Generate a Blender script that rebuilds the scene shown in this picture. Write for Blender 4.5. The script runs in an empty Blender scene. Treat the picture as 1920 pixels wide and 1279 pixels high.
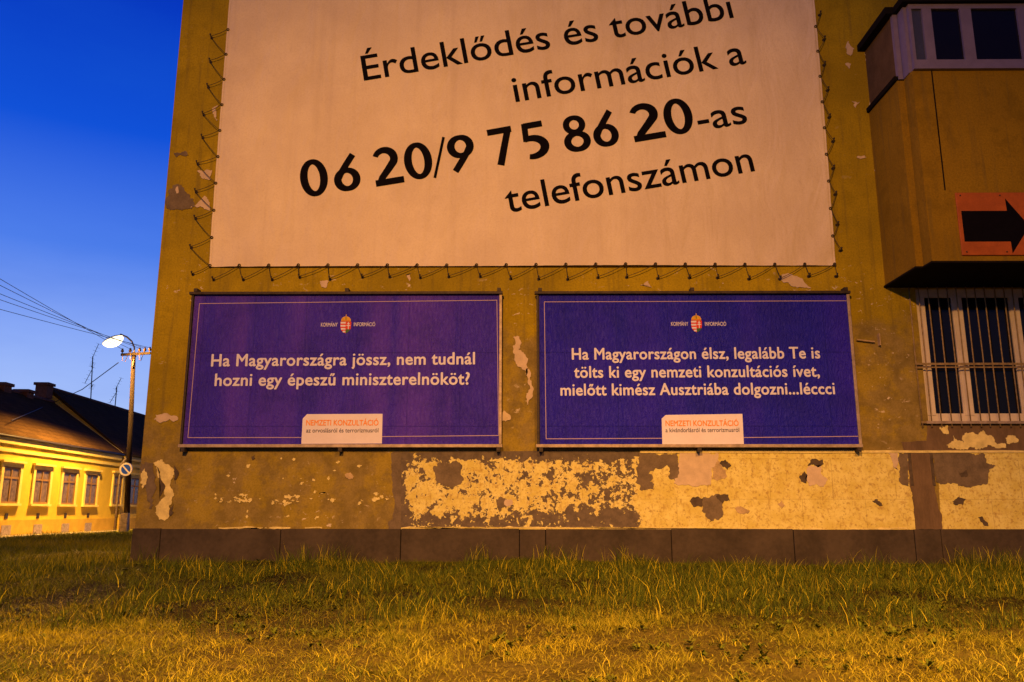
import bpy, bmesh, math, random
import numpy as np
from mathutils import Vector, Matrix
random.seed(7); RNG = np.random.default_rng(11)
R = math.radians
scene = bpy.context.scene
COL = scene.collection

# ------------------------------------------------------------------ camera
F, YAW, PITCH, ROLL, DIST, EYE = 1541.8, .00979, .20507, .00068, 13.141, 1.05
cy_, sy_, cp_, sp_, cr_, sr_ = math.cos(YAW), math.sin(YAW), math.cos(PITCH), math.sin(PITCH), math.cos(ROLL), math.sin(ROLL)
r1 = Vector((cy_, sy_, 0)); f1 = Vector((-sy_, cy_, 0)); u1 = Vector((0, 0, 1))
fwd = cp_*f1 + sp_*u1; up2 = -sp_*f1 + cp_*u1
right = cr_*r1 + sr_*up2; up = -sr_*r1 + cr_*up2
CAMPOS = Vector((0, -DIST, EYE))
cam_data = bpy.data.cameras.new("camera"); cam = bpy.data.objects.new("camera", cam_data); COL.objects.link(cam)
m = Matrix((right, up, -fwd)).transposed().to_4x4(); m.translation = CAMPOS
cam.matrix_world = m
cam_data.sensor_width = 36; cam_data.lens = F/1920*36; cam_data.clip_end = 2000; cam_data.clip_start = .05
scene.camera = cam
scene.render.resolution_x, scene.render.resolution_y = 1024, 682
scene.view_settings.view_transform = 'Standard'; scene.view_settings.look = 'None'
scene.view_settings.exposure = 0; scene.view_settings.gamma = 1
scene.cycles.max_bounces = 5

def ray(px, py):
    return ((px-960)/F)*right + ((639.5-py)/F)*up + fwd
def onplane(px, py, p0, n):
    d = ray(px, py); t = (Vector(p0)-CAMPOS).dot(Vector(n))/d.dot(Vector(n))
    return CAMPOS + d*t
def W(px, py, Y=0.0):                                   # a spot seen on a plane parallel to the wall
    return onplane(px, py, (0, Y, 0), (0, 1, 0))

# ------------------------------------------------------------------ node helper
class NT:
    def __init__(s, tree): s.t = tree; s.n = tree.nodes; s.l = tree.links; s.n.clear()
    def new(s, typ, **kw):
        nd = s.n.new(typ)
        for k, v in kw.items(): setattr(nd, k, v)
        return nd
    def put(s, sock, v):
        if hasattr(v, 'is_output') or isinstance(v, bpy.types.NodeSocket): s.l.new(v, sock)
        else:
            if isinstance(v, (tuple, list)) and len(v) == 3 and sock.type == 'RGBA': v = (*v, 1)
            sock.default_value = v
    def coord(s, which='Object'): return s.new('ShaderNodeTexCoord').outputs[which]
    def mapping(s, v, scale=(1, 1, 1), loc=(0, 0, 0), rot=(0, 0, 0)):
        nd = s.new('ShaderNodeMapping'); s.put(nd.inputs['Vector'], v)
        nd.inputs['Scale'].default_value = scale; nd.inputs['Location'].default_value = loc; nd.inputs['Rotation'].default_value = rot
        return nd.outputs[0]
    def noise(s, v, scale, detail=4, rough=.55, dist=0):
        nd = s.new('ShaderNodeTexNoise'); s.put(nd.inputs['Vector'], v)
        nd.inputs['Scale'].default_value = scale; nd.inputs['Detail'].default_value = detail
        nd.inputs['Roughness'].default_value = rough; nd.inputs['Distortion'].default_value = dist
        return nd.outputs['Fac']
    def voronoi(s, v, scale, feature='F1'):
        nd = s.new('ShaderNodeTexVoronoi', feature=feature); s.put(nd.inputs['Vector'], v); nd.inputs['Scale'].default_value = scale
        return nd.outputs['Distance']
    def math(s, op, a, b=0.0, c=0.0, clamp=False):
        nd = s.new('ShaderNodeMath', operation=op, use_clamp=clamp)
        for i, v in enumerate((a, b, c)): s.put(nd.inputs[i], v)
        return nd.outputs[0]
    def step(s, v, lo, hi, a=0.0, b=1.0):
        nd = s.new('ShaderNodeMapRange', interpolation_type='SMOOTHSTEP'); s.put(nd.inputs[0], v)
        for i, x in ((1, lo), (2, hi), (3, a), (4, b)): nd.inputs[i].default_value = x
        return nd.outputs[0]
    def mix(s, f, a, b, mode='MIX'):
        nd = s.new('ShaderNodeMix', data_type='RGBA', blend_type=mode)
        s.put(nd.inputs[0], f); s.put(nd.inputs[6], a); s.put(nd.inputs[7], b)
        return nd.outputs[2]
    def sep(s, v):
        nd = s.new('ShaderNodeSeparateXYZ'); s.put(nd.inputs[0], v); return nd.outputs
    def bump(s, h, strength=.3, dist=.01):
        nd = s.new('ShaderNodeBump'); s.put(nd.inputs['Height'], h)
        nd.inputs['Strength'].default_value = strength; nd.inputs['Distance'].default_value = dist
        return nd.outputs[0]
    def out(s, col, rough=.8, normal=None, metal=0.0, spec=.3):
        b = s.new('ShaderNodeBsdfPrincipled'); o = s.new('ShaderNodeOutputMaterial')
        s.put(b.inputs['Base Color'], col); s.put(b.inputs['Roughness'], rough); s.put(b.inputs['Metallic'], metal)
        s.put(b.inputs['Specular IOR Level'], spec)
        if normal is not None: s.put(b.inputs['Normal'], normal)
        s.l.new(b.outputs[0], o.inputs[0]); return b
def newmat(name):
    mt = bpy.data.materials.new(name); mt.use_nodes = True; return mt, NT(mt.node_tree)
def simple(name, c, rough=.7, var=.25, scale=6, metal=0.0, spec=.3, bump=.15, stretch=(1, 1, 1)):
    mt, N = newmat(name); v = N.mapping(N.coord(), scale=stretch)
    n = N.noise(v, scale, 6, .6); n2 = N.noise(v, scale*9, 4, .6)
    f = N.math('ADD', N.math('MULTIPLY', n, .7), N.math('MULTIPLY', n2, .3))
    lo = tuple(x*(1-var) for x in c); hi = tuple(min(1, x*(1+var)) for x in c)
    col = N.mix(N.step(f, .3, .7), lo, hi)
    N.out(col, rough, N.bump(f, bump, .01), metal, spec); return mt

# ------------------------------------------------------------------ world: dusk sky
SUNSET = Vector((-.75, .66, 0)).normalized()
world = bpy.data.worlds.new("World"); scene.world = world; world.use_nodes = True
N = NT(world.node_tree)
dirv = N.coord('Generated'); x, y, z = N.sep(dirv)[:3]
rp = N.new('ShaderNodeValToRGB'); N.put(rp.inputs[0], z)
el = rp.color_ramp.elements
stops = [(0, (.46, .58, .96)), (.10, (.40, .55, .96)), (.18, (.26, .41, .93)), (.28, (.075, .21, .83)), (.40, (.003, .08, .68)), (.53, (.0, .032, .50)), (1, (.001, .015, .16))]
el[0].position, el[0].color = stops[0][0], (*stops[0][1], 1); el[1].position, el[1].color = stops[-1][0], (*stops[-1][1], 1)
for p_, c_ in stops[1:-1]:
    e = el.new(p_); e.color = (*c_, 1)
az = N.math('ADD', N.math('MULTIPLY', x, SUNSET.x), N.math('MULTIPLY', y, SUNSET.y))
azf = N.step(az, -.5, .75, .12, 1.0)
grad = N.mix(1.0, rp.outputs[0], azf, 'MULTIPLY')
sky = N.new('ShaderNodeTexSky', sky_type='NISHITA'); sky.sun_disc = False
sky.sun_elevation = R(-4); sky.sun_rotation = math.atan2(SUNSET.x, SUNSET.y)
cl = N.noise(N.mapping(dirv, scale=(1, 1, 4)), 2.3, 5, .6)
grad = N.mix(N.math('MULTIPLY', N.step(cl, .42, .72), .16), grad, (.008, .11, .64))
both = N.mix(.06, grad, sky.outputs[0], 'ADD')
bg = N.new('ShaderNodeBackground'); N.put(bg.inputs[0], both); bg.inputs[1].default_value = 1.0
wo = N.new('ShaderNodeOutputWorld'); N.l.new(bg.outputs[0], wo.inputs[0])

# ------------------------------------------------------------------ light of the street lamps on the near side of the road
SODIUM = (1.0, .43, .085)
def soft_near(ld, k):                                      # a long lantern does not burn out what stands right beside it
    ld.use_nodes = True; n = ld.node_tree.nodes; em = [q for q in n if q.type == 'EMISSION'][0]
    fo = n.new('ShaderNodeLightFalloff'); fo.inputs['Strength'].default_value = 1.0; fo.inputs['Smooth'].default_value = k
    ld.node_tree.links.new(fo.outputs['Quadratic'], em.inputs['Strength'])
def street_light(loc, aim, power, size=155, blend=1.0, soft=.25):
    ld = bpy.data.lights.new("street_lamp_light", 'SPOT'); ld.energy = power; ld.color = SODIUM
    ld.spot_size = R(size); ld.spot_blend = blend; ld.shadow_soft_size = soft
    o = bpy.data.objects.new("street_lamp_light", ld); COL.objects.link(o); o.location = loc
    o.rotation_euler = (Vector(aim)-Vector(loc)).to_track_quat('-Z', 'Y').to_euler(); return o
street_light((-2.2, -17.5, 9.0), (-1.3, -3, .2), 13400, 104)
street_light((4.0, -14.0, 9.0), (3.0, -8.3, 0), 13500, 86)

# ------------------------------------------------------------------ object helpers
def obj(name, bm, mats, parent=None, smooth=False):
    me = bpy.data.meshes.new(name); bm.to_mesh(me); bm.free()
    for mm in (mats if isinstance(mats, (list, tuple)) else [mats]): me.materials.append(mm)
    if smooth: me.polygons.foreach_set('use_smooth', [True]*len(me.polygons))
    o = bpy.data.objects.new(name, me); COL.objects.link(o)
    if parent: o.parent = parent; o.matrix_parent_inverse = parent.matrix_world.inverted()
    return o
def tag(o, label, cat, group=None):
    o['label'] = label; o['category'] = cat
    if group: o['group'] = group
    return o
def thing(name, label, cat, loc=(0, 0, 0), group=None):
    o = bpy.data.objects.new(name, None); COL.objects.link(o); o.location = loc; o.empty_display_size = .2
    o.matrix_world = Matrix.Translation(loc)
    return tag(o, label, cat, group)
def group_part(name, parent):                            # an Empty that holds the sub-parts of one part
    o = bpy.data.objects.new(name, None); COL.objects.link(o); o.empty_display_size = .1
    o.parent = parent; o.matrix_parent_inverse = parent.matrix_world.inverted(); return o
def struct(o, kind='structure'): o['kind'] = kind; return o
def B(): return bmesh.new()
def box(bm, a, b, mi=0):
    x0, x1 = sorted((a[0], b[0])); y0, y1 = sorted((a[1], b[1])); z0, z1 = sorted((a[2], b[2]))
    v = [bm.verts.new(p) for p in ((x0,y0,z0),(x1,y0,z0),(x1,y1,z0),(x0,y1,z0),(x0,y0,z1),(x1,y0,z1),(x1,y1,z1),(x0,y1,z1))]
    for q in ((0,3,2,1),(4,5,6,7),(0,1,5,4),(1,2,6,5),(2,3,7,6),(3,0,4,7)):
        f = bm.faces.new([v[i] for i in q]); f.material_index = mi
def obox(bm, o, ax, ay, az):                             # box from a corner and three edge vectors
    o, ax, ay, az = map(Vector, (o, ax, ay, az))
    v = [bm.verts.new(o+p) for p in (ax*0, ax, ax+ay, ay, az, ax+az, ax+ay+az, ay+az)]
    for q in ((0,3,2,1),(4,5,6,7),(0,1,5,4),(1,2,6,5),(2,3,7,6),(3,0,4,7)): bm.faces.new([v[i] for i in q])
    bmesh.ops.recalc_face_normals(bm, faces=bm.faces)
def tube(bm, pts, r, seg=8, mi=0):
    pts = [Vector(p) for p in pts]; rs = r if isinstance(r, (list, tuple)) else [r]*len(pts); rings = []
    ref = None
    for i, p in enumerate(pts):
        d = (pts[min(i+1, len(pts)-1)]-pts[max(i-1, 0)]).normalized()
        if ref is None: ref = Vector((0, 0, 1)) if abs(d.z) < .9 else Vector((1, 0, 0))
        a = d.cross(ref).normalized(); b = d.cross(a).normalized(); ref = a.cross(d)
        rings.append([bm.verts.new(p+rs[i]*(math.cos(t)*a+math.sin(t)*b)) for t in (2*math.pi*k/seg for k in range(seg))])
    for A, C in zip(rings, rings[1:]):
        for k in range(seg):
            f = bm.faces.new((A[k], A[(k+1) % seg], C[(k+1) % seg], C[k])); f.material_index = mi
    for rg in (rings[0][::-1], rings[-1]):
        f = bm.faces.new(rg); f.material_index = mi
    bmesh.ops.recalc_face_normals(bm, faces=bm.faces)
def ball(bm, c, r, sc=(1, 1, 1), u=12, v=8):
    bmesh.ops.create_uvsphere(bm, u_segments=u, v_segments=v, radius=r, matrix=Matrix.Translation(c) @ Matrix.Diagonal((*sc, 1)))
def jag(pts, amp, rnd, minlen=.02):                      # roughen a closed outline (x, z)
    out = list(pts)
    for _ in range(6):
        nw = []
        for i, p in enumerate(out):
            q = out[(i+1) % len(out)]; nw.append(p)
            d = math.hypot(q[0]-p[0], q[1]-p[1])
            if d > minlen:
                t = rnd.uniform(.35, .65); k = rnd.gauss(0, amp)*min(d, .16)
                nw.append((p[0]+(q[0]-p[0])*t - (q[1]-p[1])/d*k, p[1]+(q[1]-p[1])*t + (q[0]-p[0])/d*k))
        out = nw
    return out
def slab(bm, xz, y_back, y_front, mi=0):                 # flat plate with an outline on the wall plane
    fr = [bm.verts.new((x, y_front, z)) for x, z in xz]; bk = [bm.verts.new((x, y_back, z)) for x, z in xz]
    f = bm.faces.new(fr); f.material_index = mi
    n = len(xz); fs = [f]
    for i in range(n):
        g = bm.faces.new((fr[i], bk[i], bk[(i+1) % n], fr[(i+1) % n])); g.material_index = mi; fs.append(g)
    f.normal_update()
    if f.normal.y > 0:
        for g in fs: g.normal_flip()
    bmesh.ops.triangulate(bm, faces=[f])
def patch(bm, pxpts, off, amp=.16, thick=.004, rnd=random, mi=0, minlen=.025):
    pts = [W(px, py) for px, py in pxpts]
    slab(bm, jag([(p.x, p.z) for p in pts], amp, rnd, minlen), -off+thick, -off, mi)
def Z(pts, ox, oy, s): return [(ox+a/s, oy+b/s) for a, b in pts]

# ------------------------------------------------------------------ materials
def wall_material(name, hi, lo, grey, greyness=True, flecks=True):
    mt, N = newmat(name); v = N.coord(); X, Y, Zc = N.sep(v)[:3]
    big = N.noise(v, .55, 5, .6); mid = N.noise(v, 2.6, 6, .65); fine = N.noise(v, 38, 5, .7)
    streak = N.noise(N.mapping(v, scale=(5.5, 5.5, .35)), 1.6, 5, .6)
    col = N.mix(N.step(big, .35, .68), lo, hi)
    col = N.mix(N.math('MULTIPLY', N.step(mid, .48, .66), .5), col, tuple(c*.55 for c in hi))
    col = N.mix(N.math('MULTIPLY', N.step(streak, .50, .70), .42), col, (.13, .10, .035))
    if greyness:
        h = N.math('ADD', N.math('SUBTRACT', Zc, N.step(X, -2.5, -.2, 0, 1.35)), N.math('MULTIPLY', N.math('SUBTRACT', N.noise(v, 1.1, 6, .7), .5), 2.6))
        gm = N.step(h, 2.25, 2.85, 1, 0)
        gcol = N.mix(N.step(N.noise(v, 3.1, 6, .7), .38, .64), grey, tuple(c*.62 for c in grey))
        ochre_left = N.step(N.noise(v, 1.7, 5, .7), .46, .60)
        col = N.mix(N.math('MULTIPLY', gm, .9), col, N.mix(N.math('MULTIPLY', ochre_left, .45), gcol, hi))
    grain = N.noise(v, 34, 6, .85)
    col = N.mix(N.math('MULTIPLY', N.step(grain, .40, .66), .50), col, tuple(c*.45 for c in lo))
    if flecks:
        z1 = N.math('MULTIPLY', N.step(Zc, 4.7, 5.6, 1, .12), N.step(N.noise(v, .8, 3, .6), .46, .60))
        fl = N.math('MULTIPLY', N.step(N.noise(N.mapping(v, scale=(1, 1, 1.4)), 8.5, 7, .68, .6), .615, .635), z1)
        col = N.mix(fl, col, (.62, .55, .47))
        dk = N.math('MULTIPLY', N.step(N.noise(N.mapping(v, loc=(7, 0, 3)), 6.5, 6, .65), .70, .73), .7)
        col = N.mix(dk, col, (.09, .07, .04))
    hgt = N.math('ADD', N.math('MULTIPLY', fine, .6), mid)
    N.out(col, .9, N.bump(hgt, .55, .012), 0, .15); return mt
M = {}
M['ochre'] = wall_material('ochre_wall', (.45, .34, .014), (.29, .222, .014), (.27, .21, .09))
M['bay'] = wall_material('brown_render', (.32, .20, .014), (.25, .155, .012), (.3, .2, .06), False, False)
M['baydark'] = simple('dark_cladding', (.10, .062, .035), .85, .25, 3)
def cream_material(name, peel):
    mt, N = newmat(name); v = N.coord(); X, Y, Zc = N.sep(v)[:3]
    a = N.noise(v, 3.3, 6, .65); b = N.noise(v, 12, 6, .7); st = N.noise(N.mapping(v, scale=(2.2, 2, .8)), 6, 5, .7)
    col = N.mix(N.step(a, .36, .64), (.60, .52, .15), (.72, .66, .26))
    col = N.mix(N.math('MULTIPLY', N.step(b, .50, .68), .7), col, (.44, .30, .09))
    col = N.mix(N.math('MULTIPLY', N.step(st, .55, .68), .6), col, (.36, .24, .09))
    col = N.mix(N.math('MULTIPLY', N.step(N.noise(v, 24, 6, .75), .52, .66), .6), col, (.26, .18, .08))
    bx = N.new('ShaderNodeTexBrick'); N.put(bx.inputs['Vector'], N.mapping(v, scale=(1, 1, 1), rot=(R(90), 0, 0), loc=(0, 0, 0)))
    bx.offset = .5; bx.inputs['Scale'].default_value = 1; bx.inputs['Mortar Size'].default_value = .004
    bx.inputs['Brick Width'].default_value = .98; bx.inputs['Row Height'].default_value = .625
    bx.inputs['Color1'].default_value = (0, 0, 0, 1); bx.inputs['Color2'].default_value = (0, 0, 0, 1); bx.inputs['Mortar'].default_value = (1, 1, 1, 1)
    col = N.mix(N.math('MULTIPLY', bx.outputs['Color'], .38), col, (.20, .14, .07))
    h = N.math('ADD', a, N.math('MULTIPLY', b, .6))
    if peel:
        warp = N.noise(v, 5.4, 9, .66, .35); warp2 = N.noise(N.mapping(v, loc=(3, 1, 8)), 17, 6, .6, .3)
        f = N.math('ADD', N.math('MULTIPLY', warp, .62), N.math('MULTIPLY', warp2, .38))
        cx = (W(750, 900).x, W(1215, 900).x); zb, zt = W(1000, 992).z, W(1000, 848).z
        edge = N.math('MAXIMUM', N.math('MULTIPLY', N.step(Zc, zb+.03, zb+.42, .10, 0), 1), N.step(Zc, zt-.22, zt-.01, 0, .14))
        edge = N.math('ADD', edge, N.step(X, cx[0], cx[0]+.22, .13, 0))
        edge = N.math('ADD', edge, N.step(X, cx[1]-.30, cx[1]-.02, 0, -.16))
        edge = N.math('ADD', edge, N.step(X, cx[0]+1.2, cx[1]-.3, 0, .045))
        line = N.step(Zc, zb+.015, zb+.035, -.3, 0)
        f = N.math('ADD', N.math('ADD', f, edge), line)
        pm = N.step(f, .540, .556)
        brown = N.mix(N.step(N.noise(v, 9, 5, .7), .35, .65), (.105, .085, .075), (.155, .125, .105))
        rim = N.math('MULTIPLY', N.step(f, .505, .535), N.step(f, .540, .543, 1, 0))
        col = N.mix(N.math('MULTIPLY', rim, .35), col, (.88, .82, .52))
        col = N.mix(pm, col, brown)
        h = N.math('SUBTRACT', N.math('MULTIPLY', h, .4), N.math('MULTIPLY', pm, 1.2))
    N.out(col, .88, N.bump(h, .6, .008), 0, .15); return mt
M['peel'] = cream_material('peeling_cream_paint', True)
M['cream'] = cream_material('stained_cream_render', False)
M['greypatch'] = simple('bare_grey_render', (.15, .118, .09), .9, .3, 5, bump=.5)
M['darkpatch'] = simple('dark_hole_and_shade', (.085, .066, .055), .95, .35, 9, bump=.8)
M['pinkpatch'] = simple('pale_filler', (.55, .45, .37), .9, .14, 7, bump=.5)
M['tanpatch'] = simple('tan_filler', (.42, .32, .2), .9, .3, 9, bump=.8)
M['creampatch'] = simple('cream_chip', (.68, .60, .28), .9, .25, 8, bump=.7)
M['brownstrip'] = simple('bare_brown_strip', (.14, .095, .065), .9, .25, 5, bump=.4, stretch=(1, 1, .3))
M['plinth'] = simple('grey_plinth_stone', (.056, .043, .036), .85, .38, 1.7, bump=.45)
M['groove'] = simple('joint_and_soffit_shade', (.009, .008, .010), .95, .2, spec=.05)  # near-black for joints, also paints the shade under the bay
M['steel'] = simple('old_galvanised_steel', (.36, .30, .27), .55, .35, 10, metal=.3, bump=.2)
M['darksteel'] = simple('dark_rusty_and_shaded_steel', (.045, .035, .032), .6, .4, 14, metal=.2, bump=.3)
M['bar'] = simple('rusty_bar', (.27, .20, .11), .7, .4, 18, bump=.4)
M['bayframe'] = simple('grey_violet_frame', (.17, .15, .30), .5, .12, 5, bump=.05)
M['pvc'] = simple('dirty_white_frame', (.62, .57, .57), .5, .12, 5, bump=.05)
M['glass'] = simple('dark_window_glass', (.006, .006, .012), .06, .1, 2, spec=.5, bump=.01)
M['glassblue'] = simple('pale_window_glass', (.05, .06, .13), .12, .15, 2, spec=.6, bump=.02)
M['black'] = simple('black_print', (.005, .004, .008), .8, .2, 8, spec=.04, bump=.05)
M['rope'] = simple('dark_rope', (.05, .04, .035), .9, .3, 30)
M['orange'] = simple('faded_orange_paint', (.40, .10, .02), .6, .18, 4, bump=.1)
M['tagwhite'] = simple('poster_white', (.72, .70, .92), .55, .05, 4, spec=.3, bump=.05)
M['letwhite'] = simple('poster_letter_white', (.66, .67, .98), .55, .07, 9, spec=.3, bump=.05)
M['letorange'] = simple('poster_letter_orange', (.80, .26, .04), .55, .06, 9)
M['letblue'] = simple('poster_letter_blue', (.035, .03, .16), .55, .06, 9)
M['gold'] = simple('print_gold', (.62, .36, .03), .55, .3, 60)
M['red'] = simple('print_red', (.60, .03, .03), .55, .1, 20)
M['green'] = simple('print_green', (.03, .12, .04), .55, .1, 20)
def poster_material(name, base, sheen):
    mt, N = newmat(name); v = N.coord()
    sheen_mask = N.noise(N.mapping(v, scale=(1.15, 1, .10)), 1.4, 3, .5)
    blot = N.noise(v, 1.3, 6, .7); fine = N.noise(v, 26, 5, .7)
    col = N.mix(N.step(sheen_mask, .36, .62), base, sheen)  # lamp sheen on the glossy paper, painted in as streaks
    col = N.mix(N.math('MULTIPLY', N.step(blot, .42, .68), .55), col, tuple(c*.62 for c in base))
    col = N.mix(N.math('MULTIPLY', N.step(fine, .5, .75), .25), col, tuple(c*1.5 for c in sheen))
    wr = N.noise(N.mapping(v, scale=(3.4, 1, 1.2), rot=(0, .25, 0)), 7, 6, .7, 1.2)
    wr2 = N.noise(N.mapping(v, scale=(1, 1, 1)), 24, 4, .6, .6)
    edge = N.new('ShaderNodeTexBrick'); N.put(edge.inputs['Vector'], N.mapping(v, rot=(R(90), 0, 0), loc=(.12, 0, .1)))
    edge.offset = 0; edge.inputs['Scale'].default_value = 1; edge.inputs['Mortar Size'].default_value = .006
    edge.inputs['Brick Width'].default_value = .84; edge.inputs['Row Height'].default_value = 1.19
    edge.inputs['Color1'].default_value = (0, 0, 0, 1); edge.inputs['Color2'].default_value = (0, 0, 0, 1); edge.inputs['Mortar'].default_value = (1, 1, 1, 1)
    col = N.mix(N.math('MULTIPLY', edge.outputs['Color'], .35), col, tuple(c*.55 for c in base))
    h = N.math('ADD', N.math('ADD', wr, N.math('MULTIPLY', wr2, .35)), N.math('MULTIPLY', edge.outputs['Color'], .25))
    rg = N.math('ADD', .42, N.math('MULTIPLY', blot, .22))
    N.out(col, rg, N.bump(h, .85, .025), 0, .32); return mt
M['posterL'] = poster_material('blue_poster_with_sheen', (.026, .009, .54), (.070, .024, .60))  # the purple is lamp sheen put into the blue
M['posterR'] = poster_material('deep_blue_poster', (.0006, .0005, .52), (.012, .003, .58))
def banner_material():
    mt, N = newmat('banner_cloth'); v = N.coord(); X, Y, Zc = N.sep(v)[:3]
    a = N.noise(v, .8, 5, .6); st = N.noise(N.mapping(v, scale=(4, 1, .15)), 1.2, 5, .6)
    col = N.mix(N.step(a, .35, .7), (.70, .60, .52), (.80, .70, .60))
    col = N.mix(N.math('MULTIPLY', N.step(st, .5, .75), .20), col, (.45, .36, .30))
    sm = N.noise(N.mapping(v, scale=(1, 1, .5)), 9, 5, .7)
    col = N.mix(N.math('MULTIPLY', N.step(sm, .58, .76), .22), col, (.40, .30, .24))
    weave = N.noise(N.mapping(v, scale=(1, 1, 1)), 60, 2, .7)
    spk = N.noise(v, 36, 5, .85); col = N.mix(N.math('MULTIPLY', N.step(spk, .42, .66), .22), col, (.40, .31, .25))
    tex = N.noise(N.mapping(v, scale=(6, 1, 1)), 12, 4, .7)
    wv = N.math('ADD', weave, N.math('MULTIPLY', tex, .7))
    big = N.noise(N.mapping(v, scale=(1.3, 1, .5), rot=(0, .5, 0)), 1.7, 3, .5, .8)
    hh = N.math('ADD', N.math('MULTIPLY', wv, .002), N.math('MULTIPLY', big, .05))
    N.out(col, .75, N.bump(hh, .8, 1.0), 0, .2); return mt
M['banner'] = banner_material()
M['soil'] = None

# ------------------------------------------------------------------ ground
def sm(a, b, t): t = np.clip((t-a)/(b-a), 0, 1); return t*t*(3-2*t)
_perm = RNG.random((256, 256))
def vnoise(x, y, sc):
    x = np.asarray(x)*sc+100; y = np.asarray(y)*sc+100
    xi = np.floor(x).astype(int); yi = np.floor(y).astype(int); fx = x-xi; fy = y-yi
    fx = fx*fx*(3-2*fx); fy = fy*fy*(3-2*fy); g = lambda i, j: _perm[i & 255, j & 255]
    return (g(xi, yi)*(1-fx)+g(xi+1, yi)*fx)*(1-fy)+(g(xi, yi+1)*(1-fx)+g(xi+1, yi+1)*fx)*fy
def fbm(x, y, sc): return (vnoise(x, y, sc)+.5*vnoise(x, y, sc*2.1)+.25*vnoise(x, y, sc*4.3))/1.75
def height(x, y):
    x = np.asarray(x, float); y = np.asarray(y, float)
    bank = .28*sm(-8.5, -1.0, y)*sm(-13, -7, x)*(1-.28*sm(4.5, 8, x))*sm(14, 2, y)
    field = .10*sm(-20, -15, x)*sm(-20, -6, y)*sm(40, 24, y)
    amp = sm(-20.5, -16, x)*sm(-40, -20, y)*sm(60, 35, y)
    return np.maximum(bank, field*.9)+amp*((fbm(x, y, .55)-.5)*.12+(fbm(x+9, y, 2.2)-.5)*.05)
def mk_ground():
    xs = np.unique(np.concatenate([np.linspace(-300, -24, 8), np.linspace(-24, -9, 50), np.linspace(-9, 11, 150), np.linspace(11, 300, 10)]))
    ys = np.unique(np.concatenate([np.linspace(-200, -14, 8), np.linspace(-14, .5, 130), np.linspace(.5, 40, 60), np.linspace(40, 500, 10)]))
    gx, gy = np.meshgrid(xs, ys); gz = height(gx, gy)
    vs = np.stack([gx, gy, gz], -1).reshape(-1, 3); nx, ny = len(xs), len(ys)
    i, j = np.meshgrid(np.arange(nx-1), np.arange(ny-1)); a = (j*nx+i).ravel()
    fs = np.stack([a, a+1, a+nx+1, a+nx], -1)
    me = bpy.data.meshes.new('ground'); me.from_pydata(vs.tolist(), [], fs.tolist()); me.polygons.foreach_set('use_smooth', [True]*len(fs))
    mt, N = newmat('dry_soil'); v = N.coord()
    n1 = N.noise(v, 1.4, 6, .65); n2 = N.noise(v, 14, 6, .75); n3 = N.noise(N.mapping(v, scale=(1, 1.5, 1)), 55, 4, .8)
    c = N.mix(N.step(n1, .38, .62), (.12, .10, .014), (.22, .185, .028))
    c = N.mix(N.math('MULTIPLY', N.step(n2, .48, .66), .7), c, (.05, .036, .008))
    c = N.mix(N.math('MULTIPLY', N.step(n3, .52, .7), .6), c, (.25, .19, .055))
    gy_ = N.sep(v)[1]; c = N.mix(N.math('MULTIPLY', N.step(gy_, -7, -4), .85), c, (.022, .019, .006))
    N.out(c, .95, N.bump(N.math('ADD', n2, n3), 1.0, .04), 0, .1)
    me.materials.append(mt); o = bpy.data.objects.new('ground', me); COL.objects.link(o); return struct(o)
mk_ground()

# ------------------------------------------------------------------ the building
bld = thing('apartment_building', 'tall ochre building with flaking walls that carries the large banner and both billboards', 'building', (0, .5, 0))
GL = -6.03                                                # left edge of the gable
ZT = 14.5
# barred window opening
wq = dict(l=W(1717, 560).x, r=W(1717, 560).x+2.85, t=W(1750, 541).z, b=W(1760, 790).z)
bm = B()
zb = .1
box(bm, (GL, 0, zb), (wq['l'], 12, ZT)); box(bm, (wq['r'], 0, zb), (16, 12, ZT))
box(bm, (wq['l'], 0, wq['t']), (wq['r'], 12, ZT)); box(bm, (wq['l'], 0, zb), (wq['r'], 12, wq['b']))
box(bm, (wq['l'], .2, wq['b']), (wq['r'], 12, wq['t']))
obj('gable_wall', bm, M['ochre'], bld)
# plinth slabs with joints
ptop = W(1000, 991.5).z
jx = [W(q, 1015).x for q in (302, 527, 752, 974, 1023, 1258, 1487, 1713, 1763)]
bm = B(); xs = [GL-.02]+jx+[10.5, 13.5, 16]
for i, (a, b) in enumerate(zip(xs, xs[1:])):
    box(bm, (a+.006, -.045-.006*((i*37) % 3)/2, -.3), (b-.006, .02, ptop-.004*((i*53) % 3)))
o = obj('plinth', bm, M['plinth'], bld); bv = o.modifiers.new('bevel', 'BEVEL'); bv.width = .006; bv.segments = 2
bm = B(); box(bm, (GL-.01, -.030, -.3), (16, .01, ptop-.01)); obj('plinth_joint', bm, M['groove'], bld)
# thin cream line on the plinth top
rnd = random.Random(3); bm = B()
for a, b in ((410, 500), (505, 545), (572, 604), (755, 1700)):
    p, q = W(a, 991), W(b, 991); pts = [(p.x, ptop), (q.x, ptop), (q.x, ptop+.02), ((p.x+q.x)/2, ptop+.026), (p.x, ptop+.016)]
    slab(bm, jag(pts, .05, rnd, .12), 0.0, -.013)
obj('render_edge', bm, M['creampatch'], bld)
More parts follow.
